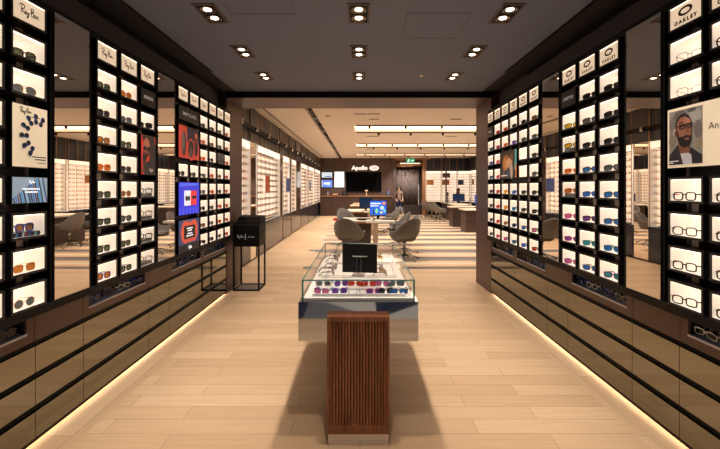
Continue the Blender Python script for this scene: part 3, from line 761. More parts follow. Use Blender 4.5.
# dark lifestyle poster
t, h, H = panel('poster', 'dark poster with warm coloured figures, six-column oval-logo display', 'poster', 'R', mount('R', 3, 3, 4, 2, 3), mat('poster umber', (46, 34, 30), .5, 0, .1))
def em2(n, c): return mat('lifestyle '+n, c, .5, 0, .2)
lay = [(em2('teal', (90, 160, 150)), [(h*.7, .1), (h-.004, .1), (h-.004, H-.004), (h*.78, H-.004)]), (em2('orange', (206, 110, 50)), [(h*.8, .01), (h-.004, .01), (h-.004, H*.5), (h*.86, H*.5)])]
for i, (u, v, a, b, c) in enumerate(((-.5,.55,.05,.09,(196,120,40)),(-.1,.5,.05,.1,(206,150,110)),(.3,.5,.05,.1,(190,140,110)),(-.2,.78,.06,.03,(150,90,40)),(.4,.75,.05,.04,(120,70,40)),(0,.2,.06,.07,(60,70,80)),(.4,.25,.04,.09,(190,170,150)),(-.6,.2,.04,.05,(110,90,80)),(.15,.62,.03,.04,(216,160,120)))):
    lay.append((em2('fig %d' % i, c), ell(u*h, v*H, a, b, 14)))
lay.append((LETT, [(-h+.02, H*.1), (-h*.1, H*.1), (-h*.1, H*.14), (-h+.02, H*.14)]))
art(t, lay)

# ------------------------------------------------------------------ the glass display case in the aisle
CX, CY0, CY1 = -.01, 2.262, 3.87
t = thing('display_case', 'glass-topped display case on walnut pedestals with mirrored tray in the aisle', 'display case', (CX, 0, 0))
def pedestal(y0, y1, front):
    hw = .182
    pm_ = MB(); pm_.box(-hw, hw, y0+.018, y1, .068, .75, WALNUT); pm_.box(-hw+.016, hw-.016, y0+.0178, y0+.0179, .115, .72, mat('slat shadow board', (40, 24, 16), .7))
    r = obj('pedestal', pm_, t)
    fr = MB(); fr.box(-hw, -hw+.016, y0, y0+.0178, .068, .75, WALNUT); fr.box(hw-.016, hw, y0, y0+.0178, .068, .75, WALNUT)
    fr.box(-hw+.016, hw-.016, y0, y0+.0178, .72, .75, WALNUT); fr.box(-hw+.016, hw-.016, y0, y0+.0178, .068, .115, WALNUT)
    obj('front_frame', fr, r)
    n = 19; w = (2*hw-.032)/n; sl = MB()
    for i in range(n):
        x = -hw+.016+i*w
        sl.prism([(x+.0022, y0+.0175), (x+.0032, y0+.005), (x+w*.5, y0+.003), (x+w-.0032, y0+.005), (x+w-.0022, y0+.0175)], 'z', .115, .72, WALNUTD)
    obj('fluted_panel', sl, r)
    obj('plinth', one(STEEL, -hw+.006, hw-.006, y0+.006, y1-.006, .0, .068), t)
pedestal(2.209, 2.60, True)
if True:
    y0 = 3.46; hw = .182
    r = obj('pedestal', one(WALNUT, -hw, hw, y0, y0+.38, .068, .587), t); obj('plinth', one(STEEL, -hw+.006, hw-.006, y0+.006, y0+.374, 0, .068), t)
HT = .357
tr = MB(); tr.box(-HT, HT, CY0+.34, CY1, .588, .806, STEEL); tr.box(-HT, -.184, CY0, CY0+.34, .588, .806, STEEL); tr.box(.184, HT, CY0, CY0+.34, .588, .806, STEEL); tr.box(-.184, .184, CY0, CY0+.34, .751, .806, STEEL)
tr.box(-HT, HT, CY0, CY1, .806, .821, STEEL)
o = obj('mirror_tray', tr, t)
GX, GY0, GY1, GZ = .340, 2.29, 3.83, .946
dk = MB(); dk.box(-GX+.008, GX-.008, GY0+.012, GY1-.012, .8212, .832, WHITEP); obj('deck', dk, t)
tb = MB()
def tray_box(x0, x1, y0, y1):
    e = .012
    tb.box(x0, x1, y0, y1, .8322, .838, WHITEP)
    tb.box(x0, x0+e, y0, y1, .838, .848, WHITEP); tb.box(x1-e, x1, y0, y1, .838, .848, WHITEP)
    tb.box(x0+e, x1-e, y0, y0+e, .838, .848, WHITEP); tb.box(x0+e, x1-e, y1-e, y1, .838, .848, WHITEP)
for i in range(3): tray_box(-.285, .285, GY0+.05+i*.5, GY0+.52+i*.5)
obj('inner_tray', tb, t)
g = MB(); e = .008
g.box(-GX, GX, GY0, GY0+e, .8212, GZ-e, GLASS); g.box(-GX, GX, GY1-e, GY1, .8212, GZ-e, GLASS)
g.box(-GX, -GX+e, GY0+e, GY1-e, .8212, GZ-e, GLASS); g.box(GX-e, GX, GY0+e, GY1-e, .8212, GZ-e, GLASS)
g.box(-GX, GX, GY0, GY1, GZ-e, GZ, GLASS); obj('glass_cover', g, t)
ed = MB(); q = .006
for (x0, x1, y0, y1, z0, z1) in ((-GX,GX,GY0-.001,GY0+q,GZ-q,GZ+.001),(-GX,GX,GY1-q,GY1+.001,GZ-q,GZ+.001),(-GX-.001,-GX+q*.7,GY0,GY1,GZ-q,GZ+.001),(GX-q*.7,GX+.001,GY0,GY1,GZ-q,GZ+.001),
    (-GX-.001,-GX+q*1.6,GY0-.001,GY0+q,.8212,GZ-q),(GX-q*1.6,GX+.001,GY0-.001,GY0+q,.8212,GZ-q),(-GX-.001,-GX+q,GY1-q,GY1+.001,.8212,GZ-q),(GX-q,GX+.001,GY1-q,GY1+.001,.8212,GZ-q)):
    ed.box(x0, x1, y0, y1, z0, z1, TEAL)
obj('glass_edge', ed, t)
# sunglasses inside
items = [(-.235,.10,'purple','pink'),(-.12,.10,'blue','purple'),(-.0,.10,'white','clear'),(.10,.10,'pink','purple'),(.175,.10,'black','dark'),(.255,.10,'black','blue'),
         (-.235,.20,'clear','grey'),(-.115,.20,'blue','purple'),(-.02,.20,'orange','red'),(.07,.20,'pink','red'),(.16,.20,'purple','pink'),(.25,.20,'black','grey'),
         (-.20,.62,'black','dark'),(-.20,.76,'black','purple'),(.20,.62,'tortoise','yellow'),(.18,.74,'grey','purple'),(-.21,1.16,'grey','dark'),(-.2,1.30,'black','grey'),(.2,1.16,'gold','yellow'),(.2,1.30,'clear','grey')]
rs = MB(); rs.box(-.28, .28, GY0+.165, GY0+.30, .8382, .856, WHITEP); obj('riser', rs, t)
for i, (x, dy, f, l) in enumerate(items):
    rowp = 'front row' if dy < .15 else 'second row' if dy < .3 else 'middle tray' if dy < 1 else 'rear tray'
    spectacles(['square','round','wrap'][i % 3], 'thick', f, l, (CX+x*.98, GY0+dy-(.02 if dy < .15 else 0), .8562 if .15 < dy < .3 else .8382), (PI/2 if dy > .5 else 0)+random.uniform(-.35, .35),
        '%s %s-lens sunglasses in glass display case, %s' % (f, l, rowp), 'sunglasses in the glass case', dy < .5, .76 if dy < .5 else 1.0)
# small raised blocks the front pairs lean on
# black display card on an acrylic stand on the glass
t = thing('display_card', 'square black display card on clear acrylic stand on the glass case', 'display card', (-.008, 2.41, GZ+.0012), math.radians(-7))
cd = MB(); cd.box(-.113, .113, .045, .052, .006, .192, mat('black card', (18, 17, 18), .4)); bevel(obj('card', cd, t), .002)
ac = glass_mat('acrylic', (1, 1, 1), .09, (.93, .93, .93))
st = MB(); st.box(-.04, .04, -.045, .075, 0, .005, ac); st.box(-.013, .013, .0, .006, .005, .11, ac); st.box(-.045, .05, .034, .0449, .11, .114, WHITEP); st.box(-.011, .011, .006, .044, .106, .11, ac)
obj('acrylic_stand', st, t)
se = MB(); se.box(-.0145, -.013, -.0005, .0065, .005, .11, BRACKET); se.box(.013, .0145, -.0005, .0065, .005, .11, BRACKET); se.box(-.04, .04, -.047, -.045, 0, .005, BRACKET); obj('stand_edge', se, t)

# ------------------------------------------------------------------ black stand at the portal
sx0, sx1, sy0, sy1 = -1.85, -1.465, 5.53, 5.90
t = thing('display_stand', 'black metal display stand with open frame legs at the portal', 'display stand', ((sx0+sx1)/2, (sy0+sy1)/2, 0))
w, d = (sx1-sx0)/2, (sy1-sy0)/2; r = .011
b = MB(); b.box(-w, w, -d, d, .645, .905, BLACK); bevel(obj('cabinet', b, t), .003)
tp = MB(); tp.prism([(-d, .906), (d, .906), (d, 1.08), (-d, .955)], 'x', -w, w, BLACK); obj('sloped_top', tp, t)
for ax in (-1, 1):
    for ay in (-1, 1):
        x, y = ax*(w-r), ay*(d-r); obj('leg', one(BLACK, x-r, x+r, y-r, y+r, .0, .6449), t)
fb = MB()
fb.box(-w+2*r, w-2*r, -d, -d+2*r, 0, 2*r, BLACK); fb.box(-w+2*r, w-2*r, d-2*r, d, 0, 2*r, BLACK); fb.box(-w, -w+2*r, -d+2*r, d-2*r, 0, 2*r, BLACK); fb.box(w-2*r, w, -d+2*r, d-2*r, 0, 2*r, BLACK)
obj('base_frame', fb, t); obj('base_plate', one(mat('grey base plate', (120, 110, 104), .35, .3), -w+2*r, w-2*r, -d+2*r, d-2*r, .004, .012), t)
lt = obj('lettering', script_logo(.10, mat('stand lettering', (190, 184, 178), .5, 0, .25), .085), t, (-.085, -d-.0012, .79))
m_ = MB(); m_.box(-.012, -.009, -d-.0015, -d-.0005, .75, .83, WL); obj('divider', m_, t)
obj('lettering', text_mesh('stories', .036, mat('stand lettering', (190, 184, 178))), t, (.075, -d-.0012, .79))
for i in range(3):
    spectacles('square', 'thick', 'black', 'dark', (sx0+.08+i*.115, sy0+.17, 1.022), 0, 'black sunglasses on sloped top of black stand, %s from portal jamb' % ORD[i+1], 'sunglasses on the black stand', False, .8, tilt=.32)

# ------------------------------------------------------------------ shelf bays of the back room
EYES = []        # (world matrix pieces for spectacles): position, rz, bay text
SHELF_Z = [.80+.145*i for i in range(11)]
def lit_bay(label, loc, rz, W, posters=(), lip=None, cell=.4, top=ZCB, cab=True, group='lit shelf bays', depth=.30, ncab=None, bay=''):
    """local x along the wall, y into it, front plane y=0"""
    t = thing('shelf_bay', label, 'shelf bay', loc, rz, group)
    obj('light_panel', one(SHELFGLOW, .03, W-.03, .16, .17, .74, 2.29), t)
    obj('header_light', one(HEADGLOW, .03, W-.03, .02, .06, 2.30, 2.43), t)
    for x in (0, W-.03): obj('side_panel', one(LINER, x, x+.03, .0, .175, .72, 2.44), t)
    n = max(1, round((W-.06)/cell)); cw = (W-.06)/n
    for i in range(1, n): obj('upright', one(GOLD, .03+i*cw-.006, .03+i*cw+.006, .012, .0195, .74, 2.2995), t)
    for i, z in enumerate(SHELF_Z):
        obj('shelf', one(mat('shelf glass white', (190, 168, 146), .3), .03, W-.03, .02, .159, z-.009, z), t)
        if lip: obj('shelf_lip', one(lip, .03, W-.03, .01, .0199, z-.02, z+.004), t)
    obj('back_board', one(BROWNW, 0, W, .176, depth, .72, 2.44), t)
    cb_ = MB(); cb_.box(0, W, .02, depth, .03, .72, NAVY); obj('base_cabinet', cb_, t)
    nd = ncab or max(1, round(W/.5)); dw = W/nd
    for i in range(nd): obj('door', one(NAVY, i*dw+.003, (i+1)*dw-.003, .0, .0195, .04, .715), t)
    m = MB()
    m.box(.002, W-.002, .02, .05, 2.45, top-.005, NAVYP)
    obj('top_panel', m, t)
    for i in range(n+1): obj('hanging_rod', one(GOLD, .03+i*cw-.008, .03+i*cw+.008, -.012, -.0, .72 if i in (0, n) else 2.43, top-.005), t)
    for (i, r0, r1, mk) in posters:
        p = obj('graphic_card', one(mk, .04+i*cw, .02+(i+1)*cw, .0, .018, SHELF_Z[r0]+.01, SHELF_Z[r1]-.02), t)
    M = Matrix.Translation(loc) @ Matrix.Rotation(rz, 4, 'Z')
    skip = {(i, r) for (i, r0, r1, mk) in posters for r in range(r0, r1)}
    for i in range(n):
        for r, z in enumerate(SHELF_Z[:-1]):
            if (i, r) in skip: continue
            for k in (0, 1):
                p = M @ Vector((.03+(i+.27+.46*k)*cw, .055, z+.0012)); EYES.append((p, rz, bay, r, i*2+k))
    return t
GC1 = mat('orange graphic card', (186, 84, 50), .5); GC2 = mat('navy graphic card', (50, 62, 104), .5); GC3 = mat('amber graphic card', (176, 116, 60), .5)
LW = [('A', 6.10, 7.66, [], 'nearest the portal'), ('B', 8.10, 10.48, [(2, 4, 7, GC1)], 'wide, after the first mirror'), ('C', 10.88, 11.90, [(1, 4, 7, GC2)], 'third from the portal'), ('D', 12.2, 13.1, [], 'fourth from the portal'),
      ('E', 14.2, 16.0, [], 'fifth from the portal'), ('F', 16.2, 18.2, [(1, 4, 7, GC2)], 'sixth from the portal'), ('G', 18.4, 20.9, [], 'beside the brown back wall')]
for (nm, y0, y1, po, d_) in LW:
    lit_bay('backlit spectacle shelf bay on long wall, %s' % d_, (BKL, y0, 0), PI/2, y1-y0, po, group='lit bays on the long wall', bay='long wall bay %s' % d_.replace('the ', ''))
# pieces between the bays
for (y0, y1, kind, lb) in ((7.67, 8.09, 'm', 'narrow mirror column between first and second bays on long wall'), (10.49, 10.87, 'd', 'dark column between wide bay and third bay on long wall'), (11.91, 12.19, 'd', 'dark column between third and fourth bays on long wall'), (13.11, 14.19, 'd', 'wide dark column past fourth bay on long wall'), (16.01, 16.19, 'd', 'slim dark column between fifth and sixth bays on long wall'), (18.21, 18.39, 'd', 'slim dark column between sixth and last bays on long wall')):
    W = y1-y0; t = thing('wall_column', lb, 'column', (BKL, y0, 0), PI/2)
    obj('body', one(BROWNW, 0, W, .03, .3, .0, ZCB-.005), t); obj('face_panel', one(MIRROR if kind == 'm' else mat('gloss brown', (66, 50, 46), .12), .01, W-.01, .01, .0295, .04, 2.44), t)
    obj('top_panel', one(NAVYP, 0, W, .0, .0295, 2.45, ZCB-.005), t)
# black light track along the long wall
t = thing('track_light', 'black track with spot heads along top of long shelf wall', 'track light', (BKL+.03, 6.2, 2.66))
obj('rail', one(BLACK, 0, .05, 0, 14.6, 0, .07), t)
hd = MB(); hd.lathe([(.028, 0), (.028, -.1), (.02, -.1)], (0, 0, 0), CHROME, 10); hd_me = hd.mesh('spot_head')
for i in range(14): obj('spot_head', hd_me, t, (.085, .5+i*1.0, .08))
for i in range(14): obj('bracket', one(BLACK, .05, .06, .49+i*1.0, .51+i*1.0, .02, .05), t)
# right-hand and rear lit bays
for i in range(8):
    y0 = 7.6+i*1.66
    lit_bay('backlit spectacle shelf bay on the far side wall, %s from portal' % ORD[i+1], (BKR, y0+1.6, 0), -PI/2, 1.6, [(1, 6, 8, GC3)] if i % 2 else [], group='lit bays on the far side wall', bay='side wall bay %s from portal' % ORD[i+1])
for i in range(3):
    W = .86 if i < 2 else .7
    lit_bay('backlit spectacle shelf bay with warm picture on rear wall, %s from curtained doorway' % ORD[i+1], (3.64+i*.87, BKY, 0), 0, W, [(0, 6, 8, GC3 if i < 2 else GC2)], lip=mat('shelf lip', (172, 140, 112), .4), group='lit bays on the rear wall', bay='rear wall bay %s from doorway' % ORD[i+1])
# spectacles on the shelves: nearest ones as individuals, the rest as one mass
cam = Vector((0, 0, 1.5))
def seen(p):
    if p.x < -2.0 and p.y < 7.0: return False
    if p.x > 5.5: return False
    return p.y > 6.3
vis = sorted([e for e in EYES if seen(e[0])], key=lambda e: (e[0]-cam).length)
rest = [e for e in EYES if not seen(e[0])]
SMALL = MB(); o_ = lens_outline('square', 8)
for s in (-1, 1):
    SMALL.tube([(s*(.036+p[0]), 0, .024+p[1]) for p in o_], .0032, FP, 4, True)
    SMALL.tube([(s*.064, .002, .032), (s*.060, .09, .010)], .003, FP, 4)
SMALL.tube([(-.011, 0, .028), (.011, 0, .028)], .003, FP, 4)
SM_ME = SMALL.mesh('eyeglasses')
fc = ['black', 'tortoise', 'grey', 'black', 'gold', 'black', 'red', 'grey', 'blue', 'black', 'clear']
for i, (p, rz, bay, r, c) in enumerate(vis[:280]):
    f = fc[(i*7+r) % 11]
    o = tag(obj('eyeglasses', SM_ME, None, p, rz), '%s eyeglasses, shelf %s from bottom, place %s, %s' % (f, ORD[r+1], ORD[c+1], bay), 'eyeglasses', 'eyeglasses on the lit shelves')
    setm(o, f, 'clear')
mass = MB()
for i, (p, rz, bay, r, c) in enumerate(vis[280:]+rest):
    mass.merge(SMALL, p, rz, 1, {FP: FMATS[fc[(i*5+r) % 11]]})
o = obj('eyeglasses', mass); o['kind'] = 'stuff'; tag(o, 'many small eyeglasses on the lit shelves deep in the back room', 'eyeglasses')

# ------------------------------------------------------------------ brown back wall: sign, television, screens, counter
t = thing('shop_sign', 'white lettered sign with eye emblem above the large black television', 'sign', (-.02, BKY-.03, 2.60))
SW = mat('sign white', (250, 240, 228), .4, 0, 1.3)
tm = text_mesh('Apollo', .32, SW, bold=.008); obj('lettering', tm, t, (-.0, 0, 0))
em = MB(); em.poly(ell(0, 0, .25, .14, 32), 0, SW); em.poly(ell(0, 0, .16, .11, 24), -.002, mat('emblem brown', (150, 84, 60), .5)); em.poly(ell(0, 0, .12, .08, 24), -.004, SW); em.poly(ell(0, 0, .05, .05, 16), -.006, mat('emblem brown', (150, 84, 60)))
obj('emblem', em, t, (.80, 0, .0)); sm = MB(); sm.box(-.5, 1.15, .005, .0299, -.02, .02, BROWNW); obj('sign_rail', sm, t)
t = thing('television', 'large black switched-off television on the brown back wall', 'television', (.20, BKY-.06, 1.30))
obj('casing', one(BLACK, -.98, .98, .0, .0599, 0, 1.09), t); obj('screen', one(mat('tv glass', (6, 6, 8), .08), -.955, .955, -.004, .0, .025, 1.065), t)
def wall_screen(label, x, z0, w, h, rgb, e, extra):
    t = thing('wall_screen', label, 'screen', (x, BKY-.05, z0)); obj('casing', one(BLACK, -w/2, w/2, 0, .0499, 0, h), t)
    obj('display', one(mat('wall screen %d' % int(x*100+z0*1000), rgb, .3, 0, e), -w/2+.015, w/2-.015, -.004, 0, .015, h-.015), t)
    art(t, extra(w, h)).location.y = -.005
wp, bp, gp = emat('screen paper', (226, 234, 240), 1.0), emat('screen sky', (90, 140, 230), .9), emat('screen grey text', (150, 160, 176), .6)
wall_screen('small landscape screen with pale picture on brown back wall, upper', -1.82, 2.06, .60, .32, (190, 210, 226), .9, lambda w, h: [(emat('screen slate blue', (80, 110, 150), .6), [(-w*.4, h*.15), (w*.4, h*.15), (w*.3, h*.35), (-w*.1, h*.28)])])
wall_screen('small blue screen with white lettering bars on brown back wall, lower', -1.82, 1.53, .60, .42, (90, 130, 226), .9, lambda w, h: [(wp, [(-w*.28, h*.4), (w*.28, h*.4), (w*.28, h*.65), (-w*.28, h*.65)]), (wp, [(-w*.47, h*.07), (-w*.42, h*.07), (-w*.42, h*.92), (-w*.47, h*.92)])])
wall_screen('tall white screen with faint grey lines beside the television', -1.14, 1.53, .56, .88, (226, 234, 236), 1.1, lambda w, h: [(gp, [(-w*.35+.19*i, h*.84-.2*j), (-w*.35+.19*i+.06, h*.84-.2*j), (-w*.35+.19*i+.06, h*.86-.2*j), (-w*.35+.19*i, h*.86-.2*j)]) for i in range(3) for j in range(3)])
t = thing('back_counter', 'long brown cabinet counter with wooden top below the television', 'counter', (-2.15, BKY-.02, 0))
obj('carcass', one(BROWNC, 0, 3.9, -.58, -.0, .0, 1.03), t); obj('worktop', one(OAKW, -.0, 3.92, -.62, -.0, 1.031, 1.075), t)
for i in range(6): obj('door', one(BROWNC, .01+i*.65, .64+i*.65, -.6, -.5805, .06, .98), t)
for i in range(5): obj('shadow_gap', one(BLACK, .642+i*.65, .648+i*.65, -.59, -.5805, .06, .98), t)
def small(name, label, cat, mb, x, y=BKY-.35, z=1.0765): tag(obj(name, mb, None, (x, y, z)), label, cat)
b_ = MB(); b_.lathe([(.04, 0), (.045, .02), (.045, .13), (.018, .17), (.016, .22), (.02, .23)], (0, 0, 0), mat('pale bottle', (150, 140, 132), .3), 12); small('bottle', 'pale bottle on the back counter near the long wall', 'bottle', b_, -1.75)
b_ = MB(); b_.lathe([(.09, 0), (.16, .06), (.17, .11), (.16, .11), (.14, .07), (.0, .03)], (0, 0, 0), mat('cream bowl', (206, 170, 130), .4), 16); small('bowl', 'cream bowl on the back counter below small blue screen', 'bowl', b_, -1.35)
b_ = MB(); b_.box(-.16, .16, -.1, .1, 0, .24, BLACK); b_.box(-.1, .1, -.13, -.1, .04, .2, mat('printer grey', (60, 60, 64), .4)); small('printer', 'black printer on the back counter below the television edge', 'printer', b_, -.82)
b_ = MB(); b_.lathe([(.05, 0), (.06, .02), (.03, .05), (.03, .2), (.09, .24), (.09, .3), (.0, .33)], (0, 0, 0), mat('lamp shade cream', (214, 186, 160), .5), 14); small('desk_lamp', 'small cream lamp on the back counter under the television', 'lamp', b_, .35)
b_ = MB(); b_.lathe([(.05, 0), (.055, .02), (.055, .16), (.03, .2), (.03, .3)], (0, 0, 0), mat('blue bottle', (70, 110, 170), .2), 12); small('spray_bottle', 'blue spray bottle at the doorway end of back counter', 'bottle', b_, 1.55)

# ------------------------------------------------------------------ doorway with curtain
dw = MB()
dw.box(1.82, 1.98, BKY-.05, BKY+.25, 0, 3.055, BROWNW); dw.box(3.46, 3.62, BKY-.05, BKY+.25, 0, 3.055, OAKW)
struct('door_frame_trim', dw); bpy.data.objects['door_frame_trim'].name = 'trim_8'
lt_ = MB()
for i in range(9): lt_.box(1.98, 3.46, BKY+.0+i*.1, BKY+.03+i*.1, 2.74, 2.82, OAKW)
struct('trim_9', lt_)
cu = MB(); n = 90; W = 1.36
vs = []
for i in range(n+1):
    x = (W-.03)*i/n; y = .05*math.sin(i*.9)+.02*math.sin(i*.37)
    vs += [(x, y, 0), (x, y, 2.15)]
tag(obj('post', one(BLACK, 3.4, 3.45, BKY+.82, BKY+.98, 0, 2.575)), 'slim dark post at end of the brown curtain in doorway', 'post')
cu.add(vs, [(2*i, 2*i+2, 2*i+3, 2*i+1) for i in range(n)], mat('brown curtain', (112, 98, 94), .8), True)
o = obj('curtain', cu, None, (2.04, BKY+.9, .42)); so = o.modifiers.new('thick', 'SOLIDIFY'); so.thickness = .006
tag(o, 'pleated brown curtain hanging in the doorway beyond the back room', 'curtain')
t = thing('curtain_rail', 'dark rail carrying the pleated brown curtain in doorway', 'rail', (2.0, BKY+.9, 2.58)); obj('rail', one(BLACK, 0, 1.44, -.03, .03, 0, .05), t); obj('hanger', one(BLACK, .7, .72, -.01, .01, .05, .32), t)
b_ = MB(); b_.box(0, .95, -.2, .2, 0, .55, mat('dark bench', (46, 38, 38), .5)); tag(obj('bench', b_, None, (2.5, BKY+.4, 0)), 'dark low cabinet in front of the brown curtain in the doorway', 'cabinet')
t = thing('exit_sign', 'green and white emergency exit sign hanging above the doorway', 'sign', (2.76, BKY-.25, 2.90))
GRN = mat('exit green', (30, 150, 110), .4, 0, 1.0); obj('panel', one(GRN, -.22, .22, 0, .03, 0, .2), t)
WX = mat('exit white', (240, 250, 246), .4, 0, 1.4)
art(t, [(WX, [(.02, .09), (.1, .09), (.1, .06), (.19, .1), (.1, .14), (.1, .11), (.02, .11)]), (WX, ell(-.1, .15, .02, .02, 10)), (WX, [(-.13, .13), (-.08, .13), (-.09, .08), (-.05, .03), (-.08, .02), (-.12, .07), (-.17, .03), (-.19, .05), (-.14, .09)])], 'pictogram').location.y = 0
obj('cable', one(BLACK, -.01, .01, .01, .02, .2, ZCB-2.90), t)
t = thing('ceiling_light_bar', 'bright white light bar above the doorway beneath exit sign', 'light', (2.75, BKY-.12, 2.83)); obj('housing', one(BROWNMET, -.55, .55, 0, .06, .05, .07), t); obj('tube', one(HEADGLOW, -.55, .55, .0, .05, 0, .05), t); obj('bracket', one(BROWNMET, -.02, .02, .02, .04, .07, .325), t)
t = thing('poster_stand', 'bright pink and white light poster inside the doorway', 'poster', (2.22, BKY+1.6, 0)); obj('panel', one(WHITEP, -.3, .3, 0, .05, .1, 2.0), t); obj('face', one(mat('doorway poster', (210, 200, 214), .5, 0, .9), -.28, .28, -.004, 0, .12, 1.98), t)
art(t, [(mat('poster pink', (214, 70, 130), .5, 0, .6), ell(-.05, 1.75, .16, .12)), (mat('poster sky', (120, 190, 220), .5, 0, .6), [(.1, .5), (.26, .5), (.26, 1.9), (.16, 1.9)])]).location.y = -.005
t = thing('light_box', 'warm lit panel beside the doorway curtain at the oak frame', 'panel', (3.3, BKY+1.0, 0)); obj('body', one(OAKW, 0, .14, 0, .1, 0, 2.5), t); obj('lit_face', one(SHELFGLOW, .01, .13, -.005, 0, .5, 1.7), t)

# ------------------------------------------------------------------ back room ceiling fixtures
for i, (y0, y1) in enumerate(COVES):
    t = thing('ceiling_light_trough', 'long lit ceiling trough across back room, %s from portal' % ORD[i+1], 'ceiling light', (-.16, y0, ZCB))
    D = y1-y0; L_ = 6.3
    obj('diffuser', one(COVE, .02, L_, .25, D-.02, .06, .08), t)
    sd = MB(); sd.box(0, L_, 0, .012, 0, .12, CEILB); sd.box(0, L_, D-.012, D, 0, .12, CEILB); sd.box(0, .012, .012, D-.012, 0, .12, CEILB); sd.box(.012, L_, .012, D-.012, .1, .12, CEILB); obj('trough', sd, t)
    for (yy, nm_) in ((-.12, 'front'), (D+.12, 'rear')):
        tk = thing('track_light', 'thin dark track with spot heads %s of %s lit ceiling trough' % ({'front': 'before', 'rear': 'behind'}[nm_], ORD[i+1]), 'track light', (-.1, y0+yy, ZCB-.03))
        obj('rail', one(mat('track brown', (110, 84, 66), .5), 0, 6.1, -.02, .02, 0, .03), tk)
        hdm = MB(); hdm.lathe([(.03, 0), (.034, -.06), (.028, -.066)], (0, 0, 0), BLACK, 10); me_ = hdm.mesh('spot_head')
        for k in range(6): obj('spot_head', me_, tk, (.35+k*.95+(.3 if nm_ == 'rear' else 0), 0, -.001))
def add_spot(name, label, x, y, z, e, ang, parent=None):
    ld = bpy.data.lights.new(name, 'SPOT'); ld.energy = e*(1.5 if y < 10 and x < 4 else 2.5); ld.color = (1, .93, .84); ld.spot_size = math.radians(ang); ld.spot_blend = .8; ld.shadow_soft_size = .06
    lo = bpy.data.objects.new(name, ld); C.objects.link(lo); lo.location = (x, y, z)
    tag(lo, label, 'lamp', 'lamps of the back room ceiling'); return lo
for (x, y) in ((-1.5, 8), (-1.5, 11), (-1.5, 14), (-1.5, 17.5), (.5, 7.4), (.4, 9.6), (2.6, 8.2), (.5, 12.4), (3, 11.9), (.5, 16.2), (3, 16.2), (4.9, 9), (4.9, 12.5), (4.9, 16), (1.2, 19.8), (-1, 19.8)):
    add_spot('back_room_lamp', 'track lamp of the back room ceiling', x, y, ZCB-.14, 120, 110)
add_spot('corridor_fill_lamp', 'added fill lamp beyond the doorway', 2.4, BKY+.5, 3.0, 60, 120); add_spot('corridor_fill_lamp', 'added fill lamp beyond the doorway', 2.9, BKY+.45, 3.0, 60, 120); add_spot('corridor_fill_lamp', 'added fill lamp beyond the doorway', 2.7, BKY+2.6, 3.0, 60, 120)  # added lamps that brighten the doorway and corridor
for x_ in (2.3, 3.1):
    lo = add_spot('back_room_lamp', 'added fill lamp aimed at the doorway curtain', x_, 19.6, ZCB-.14, 70, 60); lo.rotation_euler = (math.radians(48), 0, 0); lo['group'] = 'added fill lamps aimed at the curtain'  # added pair, tilted to brighten the curtain
t = thing('slot_light', 'long black recessed slot with spot heads running along back ceiling', 'ceiling light', (SLX0+.01, 7.8, ZCB))
for k in range(13):
    hdm = MB(); hdm.lathe([(.04, .02), (.045, -.02), (.035, -.03)], (0, 0, 0), CHROME if k % 2 else BLACK, 10); obj('spot_head', hdm, t, (.065, .4+k*1.0, .055))
obj('slot_lining', one(BLACK, 0, .13, 0, 13.1, .07, .079), t)
for i, (x, y, w_) in enumerate(((-.0, 8.45, .14), (.3, 8.45, .14), (.33, 9.1, .12), (2.3, 9.1, .14), (.4, 12.1, .2), (2.9, 12.1, .18), (.4, 16.2, .2), (2.6, 16.2, .2))):
    v = MB(); v.box(-w_, w_, -.04, .04, -.006, 0, mat('vent brown', (120, 92, 70), .5)); 
    for k in range(2): v.box(-w_+.01, w_-.01, -.022+k*.024, -.004+k*.024, -.008, -.006, BLACK)
    tag(obj('ceiling_vent', v, None, (x, y, ZCB)), 'slim slotted vent in beige ceiling, %s from portal' % ORD[i+1], 'vent')
sd_ = MB(); sd_.lathe([(.06, 0), (.06, -.02), (.04, -.035), (0, -.036)], (0, 0, 0), mat('detector white', (226, 206, 184), .5), 16)
tag(obj('smoke_detector', sd_, None, (-.73, 8.7, ZCB)), 'round white smoke detector on beige ceiling near black slot', 'detector')

# ------------------------------------------------------------------ striped floor of the back room
fs = MB(); sc_ = [mat('strip dark', (96, 88, 88), .4), mat('strip oak', (206, 170, 130), .4), mat('strip pale', (226, 204, 176), .4), mat('strip oak', (206, 170, 130)), mat('strip blue grey', (128, 124, 128), .4)]
y = 7.05; i = 0
while y < BKY-.1:
    w_ = .2; x0 = -.95+random.choice((-.28, -.12, 0, .16, .3))*(1 if i % 5 != 1 else 0)
    if i % 5 in (0, 4, 2): fs.box(x0, 6.0, y+.002, y+w_-.002, 0, .0025, sc_[i % 5])
    y += w_; i += 1
o = obj('floor_inlay', fs); o['kind'] = 'structure'

